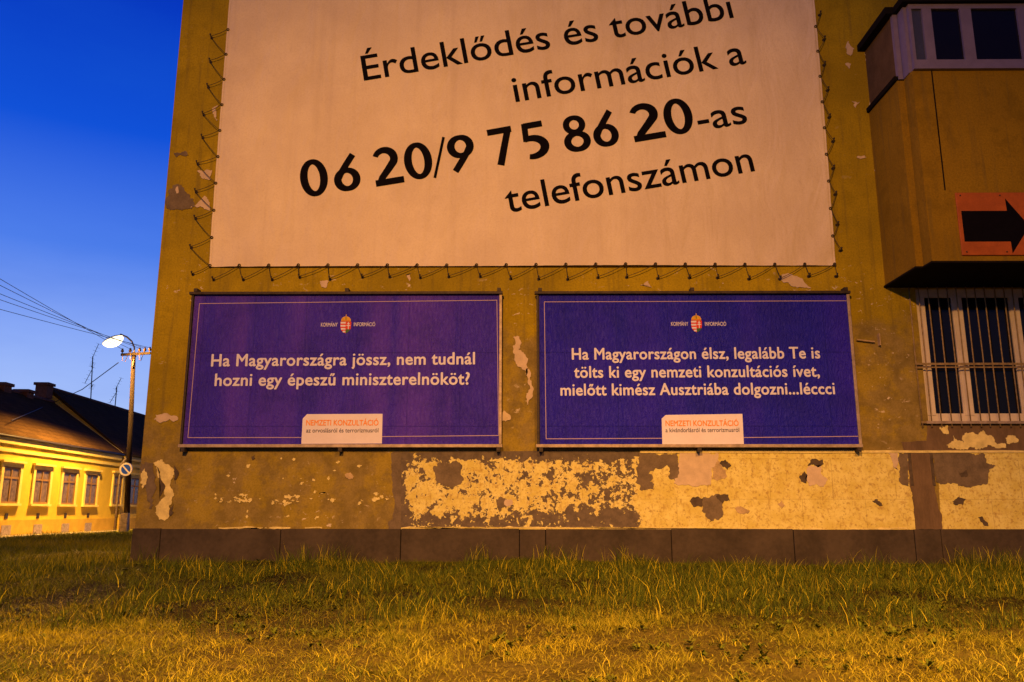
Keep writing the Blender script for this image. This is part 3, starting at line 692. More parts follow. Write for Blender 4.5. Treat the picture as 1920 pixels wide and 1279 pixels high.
for ch, a, b in (('0',18,125),('6',150,252),('2',310,423),('0',435,543),('/',543,605),('9',612,716),('7',778,875),('5',908,1012),('8',1072,1175),('6',1190,1288),('2',1345,1472),('0',1480,1590)):
    p, q = W(*z8(a, yb(a)), BY), W(*z8(b, yb(b)), BY); d = q-p; L = math.hypot(d.x, d.z); ux, uz = d.x/L, d.z/L
    ext = [pt for s_ in DIG[ch] for pt in s_[0]]
    xs_ = []
    for pts, ws in DIG[ch]:
        for pt, w in zip(pts, ws): xs_ += [pt[0]-w/2, pt[0]+w/2]
    if ch in '27/': xs_ = [pt[0] for pt in ext]
    xa, xb = min(xs_), max(xs_)
    for pts, ws in DIG[ch]:
        cnt += 1; n = len(pts); Lh, Rh = [], []
        closed = pts[0] == pts[-1] or math.dist(pts[0], pts[-1]) < 1e-6
        for i in range(n):
            A = pts[i-1] if i > 0 else (pts[-2] if closed else pts[0]); C = pts[i+1] if i < n-1 else (pts[1] if closed else pts[-1])
            tx, ty = C[0]-A[0], C[1]-A[1]; l = math.hypot(tx, ty); nx_, ny_ = -ty/l*ws[i]*.56, tx/l*ws[i]*.56
            Lh.append((pts[i][0]+nx_, pts[i][1]+ny_)); Rh.append((pts[i][0]-nx_, pts[i][1]-ny_))
        def tow(t):
            s_ = (t[0]-xa)/(xb-xa)*L; h_ = t[1]*dh
            return bm.verts.new((p.x+ux*s_-uz*h_, BY-.0004*(cnt % 4), p.z+uz*s_+ux*h_))
        lv = [tow(t) for t in Lh]; rv = [tow(t) for t in Rh]
        for i in range(n-1):
            f = bm.faces.new((lv[i], rv[i], rv[i+1], lv[i+1])); f.normal_update()
            if f.normal.y > 0: f.normal_flip()
o = obj('bold_number', bm, M['black'], cloth); drape(o, .0045)
# eyelets, wall hooks and the lacing rope
eye_src = hook_src = None
def eyelet(x, z):
    global eye_src
    if eye_src is None:
        bm = B(); tube(bm, [(math.cos(t)*.020, 0, math.sin(t)*.020) for t in (2*math.pi*k/10 for k in range(11))], .009, 6)
        eye_src = obj('eyelet', bm, M['darksteel'], cloth); o = eye_src
    else: o = eye_src.copy(); COL.objects.link(o)
    o.parent = cloth; o.matrix_parent_inverse = cloth.matrix_world.inverted(); o.matrix_basis = Matrix.Translation((x, bwave(x, z)-.010, z)); return Vector((x, bwave(x, z)-.022, z))
def hook(x, z):
    global hook_src
    if hook_src is None:
        bm = B(); tube(bm, [(0, .055, 0), (0, 0, 0), (0, -.022, .008), (0, -.03, .028)], .011, 6); ball(bm, (0, -.03, .028), .016); tube(bm, [(0, .05, 0), (0, .043, 0)], .028, 10)
        hook_src = obj('wall_hook', bm, M['darksteel'], bn); o = hook_src
    else: o = hook_src.copy(); COL.objects.link(o)
    o.parent = bn; o.matrix_parent_inverse = bn.matrix_world.inverted(); o.matrix_basis = Matrix.Translation((x, -.05, z)); return Vector((x, -.068, z))
rope = []; rr = random.Random(5)
STEP = .482
nb = int((bx1-bx0)/STEP); stp = (bx1-bx0-.04)/nb
left, bottom, rightp = [], [], []
kz = 9
for k in range(kz, -1, -1):
    z_ = bz0+.02+k*STEP; left.append(eyelet(bx0+.018, z_)); hz = z_-.13+rr.uniform(-.03, .03)
    left.append(hook(bx0-.30+rr.uniform(-.05, .04), hz))
for k in range(nb+1):
    x_ = bx0+.02+k*stp
    if k > 0: bottom.append(eyelet(x_, bz0+.018))
    bottom.append(hook(x_+.05+rr.uniform(-.03, .03), bz0-.20+rr.uniform(-.025, .03)))
for k in range(0, kz+1):
    z_ = bz0+.02+k*STEP
    if k > 0: rightp.append(eyelet(bx1-.018, z_))
    rightp.append(hook(bx1+.11+rr.uniform(-.02, .03), z_+.24+rr.uniform(-.03, .03)))
for seq in (left, bottom, rightp):
    bm = B()
    for a, b in zip(seq, seq[1:]):
        if seq is rightp and rr.random() < .0: continue
        mid = (a+b)/2+Vector((0, 0, -.018)); tube(bm, [a, (a+mid)/2+Vector((0, 0, -.004)), mid, (b+mid)/2+Vector((0, 0, -.004)), b], .0052, 5)
    obj('rope', bm, M['rope'], bn)

# ------------------------------------------------------------------ the houses across the side street
fd = Vector((-.062, 1, 0)).normalized(); nrm = Vector((fd.y, -fd.x, 0))          # along the facade / towards the street
D1 = 44.0
A = CAMPOS + ray(217, 960)*(D1/ray(217, 960).dot(Vector((0, 1, 0)))); A.z = 0
def FP(px, py, off=0.0): return onplane(px, py, A+nrm*off, nrm)                  # spot on the facade plane
def fs_(p): return (p-A).dot(fd)
def FL(s, z, out=0.0): return A+fd*s+nrm*out+Vector((0, 0, z))
zz1 = lambda a, b: (a/2.206, 480+b/2.206)
M['house1'] = simple('yellow_house_render', (.66, .49, .05), .85, .10, 1.2, bump=.2)
M['house2'] = simple('pale_yellow_render', (.70, .52, .08), .85, .10, 1.2, bump=.2)
M['trim'] = simple('cream_trim', (.78, .66, .22), .8, .08, 3)
M['base'] = simple('ochre_house_base', (.55, .37, .05), .85, .15, 2)
def tile_material():
    mt, N = newmat('dark_roof_tiles'); v = N.coord('Generated'); o = N.coord()
    n = N.noise(o, 1.5, 6, .7); n2 = N.noise(o, 9, 4, .7); X, Y, Zc = N.sep(o)[:3]
    rows = N.math('FRACT', N.math('MULTIPLY', Zc, 5.5))
    cols = N.math('FRACT', N.math('MULTIPLY', Y, 4.5))
    c = N.mix(N.step(n, .35, .65), (.075, .042, .015), (.11, .062, .022))
    c = N.mix(N.math('MULTIPLY', N.step(n2, .5, .7), .5), c, (.04, .02, .008))
    c = N.mix(N.math('MULTIPLY', N.step(rows, .75, .95), .5), c, (.02, .013, .01))
    N.out(c, .85, N.bump(N.math('ADD', rows, N.math('MULTIPLY', N.step(cols, 0, .5), .6)), .5, .03), 0, .02); return mt
M['tiles'] = tile_material()
M['houseglass'] = simple('curtained_glass', (.16, .11, .05), .25, .45, 5, spec=.3, bump=.02)
M['brick'] = simple('old_chimney_brick', (.22, .10, .06), .9, .3, 6, bump=.5)
M['wood'] = simple('brown_window_wood', (.24, .135, .05), .7, .25, 8, stretch=(1, 1, .3))
M['pole'] = simple('weathered_pole', (.027, .016, .009), .85, .25, 4, stretch=(1, 1, .2), bump=.4)
mt, N = newmat('lit_window'); em = N.new('ShaderNodeEmission'); em.inputs[0].default_value = (.75, .85, 1, 1); em.inputs[1].default_value = 1.6
oo = N.new('ShaderNodeOutputMaterial'); N.l.new(em.outputs[0], oo.inputs[0]); M['lit'] = mt
def house(label, s0, s1, eave_z, ridge_t, ridge_z, wins, mat, chimneys, seed, off=0.0, lit=None, extras=True):
    h = thing('house', label, 'house', FL((s0+s1)/2, 0, off-3), 'old houses along the side street')
    bm = B(); obox(bm, FL(s0, -.2, off), fd*(s1-s0), -nrm*(2*ridge_t), Vector((0, 0, eave_z+.2)))
    for s in (s0, s1):                                    # gable triangles
        pass
    a = [FL(s0, eave_z, off), FL(s0, eave_z, off-2*ridge_t), FL(s0, ridge_z-.12, off-ridge_t)]; b = [p+fd*(s1-s0) for p in a]
    va = [bm.verts.new(p) for p in a]; vb = [bm.verts.new(p) for p in b]
    bm.faces.new(va); bm.faces.new(vb[::-1])
    for i in (1, 2): bm.faces.new((va[i], va[(i+1) % 3], vb[(i+1) % 3], vb[i]))
    bmesh.ops.recalc_face_normals(bm, faces=bm.faces)
    wall = obj('wall', bm, mat, h)
    # roof: two slabs with overhang
    slope = (ridge_z-eave_z)/ridge_t; ov = .03; bm = B()
    for sgn in (1, -1):
        e_out = off+ov if sgn > 0 else off-2*ridge_t-ov
        n_ = 24
        p0 = FL(s0-.12, eave_z-ov*slope*.55, e_out); p1_ = FL(s0-.12, ridge_z, off-ridge_t); ax = fd*(s1-s0+.24)
        nn = (p1_-p0).cross(ax).normalized(); nn = nn if nn.z > 0 else -nn
        obox(bm, p0, p1_-p0, ax, nn*.10)
    roof = obj('roof', bm, M['tiles'], h)
    bm = B(); tube(bm, [FL(s0-.15, ridge_z+.09, off-ridge_t), FL(s1+.15, ridge_z+.09, off-ridge_t)], .11, 8); obj('ridge_tiles', bm, M['brick'], roof)
    bm = B()
    for s, q in ((s1+.125, 1),):
        p0 = FL(s, eave_z-ov*slope*.55-.06, off+ov); p1_ = FL(s, ridge_z-.04, off-ridge_t); obox(bm, p0, p1_-p0, fd*.05, Vector((0, 0, .20)))
    obj('verge_board', bm, M['trim'], roof)
    bm = B(); tube(bm, [FL(s0-.1, eave_z-ov*slope*.55+.0, off+ov+.06), FL(s1+.1, eave_z-ov*slope*.55+.0, off+ov+.06)], .065, 8); obj('gutter', bm, M['darksteel'], h, True)
    bm = B()
    for z0_, z1_, d in ((eave_z-.62, eave_z-.50, .05), (eave_z-.30, eave_z-.06, .07)): obox(bm, FL(s0, z0_, off), fd*(s1-s0), nrm*d, Vector((0, 0, z1_-z0_)))
    obj('cornice', bm, M['trim'], h)
    bm = B(); obox(bm, FL(s0, -.2, off), fd*(s1-s0), nrm*.05, Vector((0, 0, .92))); obj('base_course', bm, M['base'], h)
    for wi, (sa, sb, za, zb2) in enumerate(wins):
        bm = B()
        for q0, q1, r0, r1 in ((sa-.18, sa, za, zb2), (sb, sb+.18, za, zb2), (sa-.18, sb+.18, zb2, zb2+.16)):
            obox(bm, FL(q0, r0, off), fd*(q1-q0), nrm*.06, Vector((0, 0, r1-r0)))
        obox(bm, FL(sa-.26, zb2+.17, off), fd*(sb-sa+.52), nrm*.14, Vector((0, 0, .09)))
        wf = obj('window', bm, M['trim'], h)
        bm = B(); obox(bm, FL(sa-.22, za-.10, off), fd*(sb-sa+.44), nrm*.12, Vector((0, 0, .095))); obj('sill', bm, M['trim'], wf)
        bm = B(); t = .075; mid = (sa+sb)/2; zt2 = za+(zb2-za)*.70
        for q0, q1, r0, r1 in ((sa, sa+t, za, zb2), (sb-t, sb, za, zb2), (mid-t*.6, mid+t*.6, za+t, zb2-t), (sa+t, sb-t, za, za+t), (sa+t, sb-t, zb2-t, zb2)): obox(bm, FL(q0, r0, off), fd*(q1-q0), nrm*.035, Vector((0, 0, r1-r0)))
        for q0, q1 in ((sa+t, mid-t*.6), (mid+t*.6, sb-t)): obox(bm, FL(q0, zt2-.04, off), fd*(q1-q0), nrm*.036, Vector((0, 0, .08)))
        obj('frame', bm, M['wood'], wf)
        bm = B(); obox(bm, FL(sa+.01, za+.01, off), fd*(sb-sa-.02), nrm*.012, Vector((0, 0, zb2-za-.02))); obj('pane', bm, M['lit'] if lit == wi else M['houseglass'], wf)
        if extras:
            bm = B(); obox(bm, FL(mid-.10, za-.62, off), fd*.2, nrm*.03, Vector((0, 0, .22))); obj('wall_vent', bm, M['darksteel'], h)
            if wi > 0:
                bm = B(); obox(bm, FL(mid-.34, .10, off), fd*.7, nrm*.07, Vector((0, 0, .42))); obj('cellar_window', bm, M['steel'], h)
    for (px0, px1, pyt, pyb, t) in chimneys:              # chimney: stack and cap
        pl = A+nrm*(off-ridge_t*t); n2 = nrm
        c0_, c1_ = onplane(px0, pyt, pl, n2), onplane(px1, pyt, pl, n2); sa, sb = sorted((fs_(c0_), fs_(c1_))); zt2 = onplane((px0+px1)/2, pyt, pl, n2).z
        mid = (sa+sb)/2; wd = .62; bm = B(); base = ridge_z-abs(1-t)*(ridge_z-eave_z)-.5
        obox(bm, A+fd*(mid-wd/2)+nrm*(off-ridge_t*t-wd/2)+Vector((0, 0, base)), fd*wd, nrm*wd, Vector((0, 0, zt2-base-.1)))
        obox(bm, A+fd*(mid-wd/2-.08)+nrm*(off-ridge_t*t-wd/2-.08)+Vector((0, 0, zt2-.099)), fd*(wd+.16), nrm*(wd+.16), Vector((0, 0, .14)))
        obj('chimney', bm, M['brick'], roof)
    return h
def wrect(x0, x1, y0, y1):
    a, b = FP(*zz1(x0, y0)), FP(*zz1(x1, (y0+y1)/2)); c = FP(*zz1(x0, y1))
    return (fs_(a), fs_(b), (a.z+FP(*zz1(x1, y0)).z)/2 if False else c.z, a.z)
wins1 = [wrect(15, 75, 866, 1018), wrect(146, 200, 882, 1025), wrect(261, 308, 895, 1028), wrect(357, 397, 905, 1032)]
zlow = sum(w[2] for w in wins1)/4; zhig = sum(w[3] for w in wins1)/4
wins1 = [(a, b, zlow, zhig) for a, b, _, _ in wins1]
sp1 = wins1[0][0]-(wins1[1][0]-wins1[0][0]); wins1.insert(0, (sp1, sp1+wins1[0][1]-wins1[0][0], zlow, zhig))
eave1 = FP(217, 851).z
rp1 = onplane(97, 757, A, fd); rt1 = -(rp1-A).dot(nrm); rz1 = rp1.z
rp2 = onplane(93, 731, A+fd*.4, fd); rt2 = -(rp2-A).dot(nrm); rz2 = rp2.z
house('low yellow house with four brown windows facing the street lamp', -20, 0, eave1, rt1, rz1, wins1, M['house1'],
      [(0, 8, 720, 740, 1.0), (35, 58, 733, 752, 1.0)], 1)
sw2 = [wrect(472, 500, 905, 1020), wrect(540, 575, 915, 1020)]
sw2 = [(a, b, zlow+.05, zhig+.05) for a, b, _, _ in sw2]; sw2[1] = (sw2[1][0], min(sw2[1][1], sw2[1][0]+1.3), sw2[1][2], sw2[1][3]); sw2[0] = (sw2[0][0], min(sw2[0][1], sw2[0][0]+1.3), sw2[0][2], sw2[0][3])
house('taller house with steep dark roof behind the street lamp pole', .4, 26, eave1+.05, rt2, rz2, sw2, M['house2'],
      [(75, 93, 720, 740, .98)], 2, 0.0, None, False)
bm = B(); tube(bm, [FL(-.25, .2, .12), FL(-.25, eave1-.5, .12), FL(-.2, eave1-.15, .40)], .05, 8); obj('downpipe', bm, M['steel'], bpy.data.objects['house'], True)
# small bright lamp glow in the far doorway window
# ------------------------------------------------------------------ pavement and street in front of the houses
M['asphalt'] = simple('street_asphalt', (.05, .045, .04), .9, .3, 3, bump=.3)
M['pave'] = simple('concrete_pavement', (.36, .30, .20), .9, .15, 2, bump=.2)
bm = B(); obox(bm, FL(-60, .0, .05), fd*200, nrm*1.3, Vector((0, 0, .12))); struct(obj('pavement', bm, M['pave']))
bm = B(); obox(bm, FL(-60, -.05, 1.36), fd*200, nrm*2.6, Vector((0, 0, .075))); struct(obj('street', bm, M['asphalt']))

# ------------------------------------------------------------------ street lamp on the pole
PD = 38.0+DIST*0
def at(px, py, d): v = ray(px, py); return CAMPOS+v*(d/v.dot(Vector((0, 1, 0))))
pb = at(237, 992, PD); pb.z = 0; pt = at(251, 661, PD)
sl = thing('street_lamp', 'lit street lamp on a tall slender pole with wires, beside the yellow houses', 'street lamp', pb)
bm = B(); tube(bm, [pb, pb.lerp(pt, .5), pt], [.135, .115, .09], 12); obj('pole', bm, M['pole'], sl, True)
bm = B(); tube(bm, [at(251, 690, PD)+Vector((0, -.12, 0)), at(251.5, 664, PD), at(252, 652, PD), at(247, 640, PD-.2), at(238, 632, PD-.5), at(226, 627, PD-.9)], .038, 8); obj('arm', bm, M['steel'], sl, True)
hc = at(211, 637, PD-1.0); hd = (at(196, 643, PD-1.1)-at(227, 629, PD-.9)); hl = hd.length; hd.normalize()
hs = hd.cross(Vector((0, 1, 0))).normalized(); hs = hs if hs.z > 0 else -hs
def lantern_part(name, mat, zs, r0, off):
    bm = B(); bmesh.ops.create_uvsphere(bm, u_segments=20, v_segments=12, radius=1)
    for v in bm.verts:
        if zs > 0 and v.co.z < 0: v.co.z *= .05
        if zs < 0 and v.co.z > 0: v.co.z *= .05
    q = Matrix((hd*r0[0], Vector((0, 1, 0))*r0[1], hs*r0[2])).transposed()
    for v in bm.verts: v.co = hc+hs*off+q @ v.co
    return obj(name, bm, mat, sl, True)
M['hood'] = simple('glowing_hood', (.8, .75, .65), .5, .05)
mt, N = newmat('glowing_lamp_bowl'); em = N.new('ShaderNodeEmission'); em.inputs[0].default_value = (1, .84, .55, 1); em.inputs[1].default_value = 2.6
oo = N.new('ShaderNodeOutputMaterial'); N.l.new(em.outputs[0], oo.inputs[0]); M['bowl'] = mt
lan = lantern_part('lantern_hood', M['hood'], 1, (.47, .30, .15), -.02)
bowl = lantern_part('lamp_bowl', M['bowl'], -1, (.46, .30, .36), .0)
ld = bpy.data.lights.new('lamp_light', 'SPOT'); soft_near(ld, 12.0); ld.energy = 76000; ld.color = (1.0, .50, .10); ld.shadow_soft_size = .15; ld.spot_size = R(168); ld.spot_blend = .7
lo = bpy.data.objects.new('lamp_light', ld); COL.objects.link(lo); lo.location = hc-hs*.30; lo.rotation_euler = (-hs).to_track_quat('-Z', 'Y').to_euler(); lo.parent = sl; lo.matrix_parent_inverse = sl.matrix_world.inverted()
M['ceramic'] = simple('brown_ceramic', (.16, .09, .05), .4, .2, 8)
# crossarm with insulators
ca0, ca1 = at(226, 667, PD-.15), at(281, 664, PD-.15); bm = B(); obox(bm, ca0, ca1-ca0, Vector((0, .1, 0)), Vector((0, 0, .11))); obj('crossarm', bm, M['pole'], sl)
ins = []
for t in (.03, .30, .62, .80, .97):
    p = ca0.lerp(ca1, t)+Vector((0, .05, .11)); bm = B(); tube(bm, [p, p+Vector((0, 0, .08))], .02, 6); tube(bm, [p+Vector((0, 0, .07)), p+Vector((0, 0, .13)), p+Vector((0, 0, .17)), p+Vector((0, 0, .24))], [.06, .075, .05, .035], 10)
    obj('insulator', bm, M['ceramic'], sl, True); ins.append(p+Vector((0, 0, .2)))
bm = B()
for a, b in ((0, 1), (1, 2), (2, 3)):
    p, q = ins[a], ins[b]; tube(bm, [p, p.lerp(q, .25)+Vector((0, -.1, -.55)), p.lerp(q, .6)+Vector((0, -.1, -.62)), q], .014, 6)
obj('jumper_cable', bm, M['ceramic'], sl, True)
bm = B(); obox(bm, pb+Vector((-.16, -.34, .15)), (.32, 0, 0), (0, .2, 0), (0, 0, .85)); obj('switch_box', bm, M['steel'], sl)
# overhead wires towards the previous pole, out of frame to the left
M['wire'] = simple('wire', (.03, .028, .03), .6, .1)
wl = [(523, ins[0]), (535, ins[1]), (551, ins[2]), (562, ins[3]), (580, ins[4])]
names = ['topmost of the five thin overhead wires left of the street lamp', 'second from top of the five thin overhead wires left of the street lamp', 'middle one of the five thin overhead wires left of the street lamp', 'fourth from top of the five thin overhead wires left of the street lamp', 'lowest of the five thin overhead wires left of the street lamp']
for (py, p), lb in zip(wl, names):
    e_ = at(0, py, 26.0); fr0 = p+(e_-p)*1.9
    pts = [p+(fr0-p)*t+Vector((0, 0, -.3*t*(1-t)+.3*(1/1.9)*(1-1/1.9)*t*1.9)) for t in (k/14 for k in range(15))]
    bm = B(); tube(bm, pts, .010, 5); tag(obj('overhead_wire', bm, M['wire']), lb, 'wire', 'overhead wires running to the lamp pole')
bm = B(); p, q = at(222, 680, PD-.1), at(97, 760, D1)+Vector((0, 0, .1)); tube(bm, [p, p.lerp(q, .5)+Vector((0, 0, -.25)), q, onplane(20, 800, FL(0, eave1+1.2, -1.2), (nrm*1.0+Vector((0, 0, 1.1))).normalized())+Vector((0, 0, .25))], .02, 6)
tag(obj('service_cable', bm, M['wire']), 'slack cable from the street lamp pole down over the yellow house roof', 'cable')
# no-parking sign on the pole
sc_ = at(236, 880, PD-.25); rr_ = .30
ns = thing('no_parking_sign', 'round blue traffic sign with pale rim and slash on the street lamp pole', 'traffic sign', sc_)
def disc(bm, c, r0, r1, y, mi=0, seg=40):
    a = [bm.verts.new((c.x+r1*math.cos(t), y, c.z+r1*math.sin(t))) for t in (2*math.pi*k/seg for k in range(seg))]
    if r0 == 0: bm.faces.new(a[::1]).material_index = mi
    else:
        b = [bm.verts.new((c.x+r0*math.cos(t), y, c.z+r0*math.sin(t))) for t in (2*math.pi*k/seg for k in range(seg))]
        for k in range(seg): bm.faces.new((b[k], b[(k+1) % seg], a[(k+1) % seg], a[k])).material_index = mi
M['signblue'] = simple('traffic_blue', (.02, .10, .9), .5, .06, 5); M['signrim'] = simple('overexposed_sign_rim', (.8, .75, .8), .5, .06, 5)  # red rim painted pale, as the glare washes it out
bm = B(); tube(bm, [sc_+Vector((0, .03, 0)), sc_], rr_, 40); obj('plate', bm, M['signblue'], ns)
bm = B(); disc(bm, sc_, rr_*.72, rr_, sc_.y-.003); obj('rim', bm, M['signrim'], ns)
bm = B(); d1_, d2_ = Vector((.7071, 0, -.7071)), Vector((.7071, 0, .7071)); w = rr_*.11; l = rr_*.73
c_ = sc_+Vector((0, -.006, 0)); bm.faces.new([bm.verts.new(p) for p in (c_-d1_*l-d2_*w, c_+d1_*l-d2_*w, c_+d1_*l+d2_*w, c_-d1_*l+d2_*w)]); obj('slash', bm, M['signrim'], ns)
bm = B(); obox(bm, sc_+Vector((-.05, .031, -.05)), (.1, 0, 0), (0, .22, 0), (0, 0, .1)); obj('clamp', bm, M['steel'], ns)

# ------------------------------------------------------------------ aerials on the far roof
def aerial(px, ptop, pbot, arms, label):
    pl = A+nrm*(-rt2); b = onplane(px-2, pbot, pl, nrm); t = onplane(px+2, ptop, pl, nrm); b.z = min(b.z, rz2)-.1
    th = thing('tv_antenna', label, 'antenna', b, 'aerials on the far roof')
    bm = B(); tube(bm, [b, t], .03, 6); obj('mast', bm, M['darksteel'], th)
    for py, x0, x1, dy in arms:
        p, q = onplane(px+x0, py+dy, pl, nrm), onplane(px+x1, py-dy*.3, pl, nrm)
        c = onplane(px+1, py, pl, nrm); v = Vector((q.x-p.x, 0, q.z-p.z)); v = Vector((1, 0, v.z/max(.01, abs(v.x)))).normalized() if abs(v.x) > .01 else Vector((1, 0, 0))
        k = (c-CAMPOS).length/F; pp = c+v*k*x0; qq = c+v*k*x1
        bm = B(); tube(bm, [pp, qq], .016, 6)
        for j in range(5):
            m_ = pp.lerp(qq, j/4); tube(bm, [m_+Vector((0, -.3, 0)), m_+Vector((0, .3, 0))], .006, 4)
        obj('aerial_boom', bm, M['darksteel'], th)
aerial(172, 668, 756, [(672, 0, 26, 0), (684, -4, 4, 0), (692, -26, 3, -1), (724, -5, 3, 0)], 'larger tv aerial with two booms rising left of the street lamp pole')
aerial(217, 726, 770, [(727, -3, 18, 0), (736, -20, 3, -1)], 'smaller tv aerial on the dark roof close to the street lamp pole')

# ------------------------------------------------------------------ grass
def grass_material(name):
    mt, N = newmat(name); at_ = N.new('ShaderNodeAttribute', attribute_name='tint'); 
    b = N.out(at_.outputs['Color'], .75, None, 0, .2)
    try: b.inputs['Subsurface Weight'].default_value = 0
    except Exception: pass
    return mt
M['grass'] = grass_material('grass_blades')
def blades(name, x, y, h, w, lean, col, mat):
    n = len(x); z = height(x, y)-.01
    ang = RNG.random(n)*2*math.pi; la = RNG.random(n)*2*math.pi
    dx, dy = np.cos(ang)*w, np.sin(ang)*w; lx, ly = np.cos(la)*lean*h, np.sin(la)*lean*h
    V = np.zeros((n, 7, 3)); 
    for k, (t, ws) in enumerate(((0, 1), (.4, .85), (.75, .5))):
        cx = x+lx*t*t; cyy = y+ly*t*t; cz = z+h*t*(1-.25*lean*t)
        V[:, 2*k, 0] = cx-dx*ws; V[:, 2*k, 1] = cyy-dy*ws; V[:, 2*k, 2] = cz
        V[:, 2*k+1, 0] = cx+dx*ws; V[:, 2*k+1, 1] = cyy+dy*ws; V[:, 2*k+1, 2] = cz
    V[:, 6, 0] = x+lx; V[:, 6, 1] = y+ly; V[:, 6, 2] = z+h*(1-.25*lean)
    base = np.arange(n)[:, None]*7
    quads = np.concatenate([base+[0, 1, 3, 2], base+[2, 3, 5, 4]], 1).reshape(-1, 4); tris = base+[4, 5, 6]
    me = bpy.data.meshes.new(name)
    me.vertices.add(n*7); me.vertices.foreach_set('co', V.reshape(-1))
    # per blade: quad, quad, tri
    loops = np.concatenate([base+[0, 1, 3, 2], base+[2, 3, 5, 4], tris], 1).reshape(-1)
    me.loops.add(len(loops)); me.loops.foreach_set('vertex_index', loops.astype(np.int32))
    starts = (np.arange(n)[:, None]*11+[0, 4, 8]).reshape(-1); tot = np.tile([4, 4, 3], n)
    me.polygons.add(3*n); me.polygons.foreach_set('loop_start', starts.astype(np.int32))
    try: me.polygons.foreach_set('loop_total', tot.astype(np.int32))
    except Exception: pass
    me.update(calc_edges=True)
    ca = me.color_attributes.new('tint', 'FLOAT_COLOR', 'POINT')
    cc = np.ones((n, 7, 4)); cc[:, :, :3] = col[:, None, :]
    ca.data.foreach_set('color', cc.reshape(-1))
    me.materials.append(mat); o = bpy.data.objects.new(name, me); COL.objects.link(o); return o
def lerpc(a, b, t): return np.array(a)[None]*(1-t[:, None])+np.array(b)[None]*t[:, None]
GREEN, GREEN2, DRY, STRAW = (.022, .040, .002), (.085, .120, .005), (.38, .34, .012), (.50, .46, .035)
def field(n, x0, x1, y0, y1, keep):
    x = RNG.uniform(x0, x1, n); y = RNG.uniform(y0, y1, n); k = keep(x, y) > RNG.random(n); return x[k], y[k]
# frustum trim so that no blade is wasted outside the view (with a margin for a step aside)
infr = lambda x, y: (np.abs(x) < (y+DIST)*.72+1.2) & ((x > GL-.1) | (y < 40)) & ~((x > GL-.03) & (y > -.055))
# 1 dry short grass in the foreground
def k1(x, y): return infr(x, y)*(.22+.8*sm(.36, .60, fbm(x, y, 1.3)))*(.40+.6*sm(.34, .62, fbm(x+40, y, 5.2)))
x, y = field(640000, -9, 9, -9.2, -.1, k1)
n = len(x); t = np.clip(fbm(x+70, y, .9)*1.5-.35+.25*RNG.random(n)-.05, 0, 1)
near = sm(-7.9, -3.9, y+.13*x+2.6*(fbm(x, y+30, .8)-.5)+4.5*(fbm(x+11, y*.4, .4)-.5)+1.5*(RNG.random(len(x))-.5))
h = (.025+.075*RNG.random(n)**1.9)*(.5+1.0*fbm(x, y, 2.0))
c = lerpc(GREEN2, DRY, t); c = np.where((RNG.random(n) < .22)[:, None], np.array(STRAW)[None], c)
g = lerpc(GREEN, GREEN2, RNG.random(n)); c = c*(1-near[:, None]*.8)+g*near[:, None]*.8
c *= (.7+.45*RNG.random(n))[:, None]
struct(blades('short_dry_grass', x, y, h, .0012+.0014*RNG.random(n), .5+1.0*RNG.random(n), c, M['grass']), 'stuff')
# 2 taller tussocks
def k2(x, y): return infr(x, y)*sm(.50, .66, fbm(x+13, y+5, 1.15))*sm(.42, .62, fbm(x, y, 3.3))
x, y = field(120000, -9, 9, -8.6, -.08, k2); n = len(x)
h = (.045+.10*RNG.random(n)**1.6)*(.7+.6*sm(-6, -3, y)); t = RNG.random(n)
near = sm(-7.6, -4.2, y+.13*x+3*(fbm(x, y, .7)-.5))
c = lerpc(DRY, STRAW, t)*(1-near[:, None]*.85)+lerpc(GREEN, GREEN2, t)*near[:, None]*.85; c *= (.6+.6*RNG.random(n))[:, None]
struct(blades('dry_tussocks', x, y, h,   .0014+.0014*RNG.random(n), .35+.8*RNG.random(n), c, M['grass']), 'stuff')
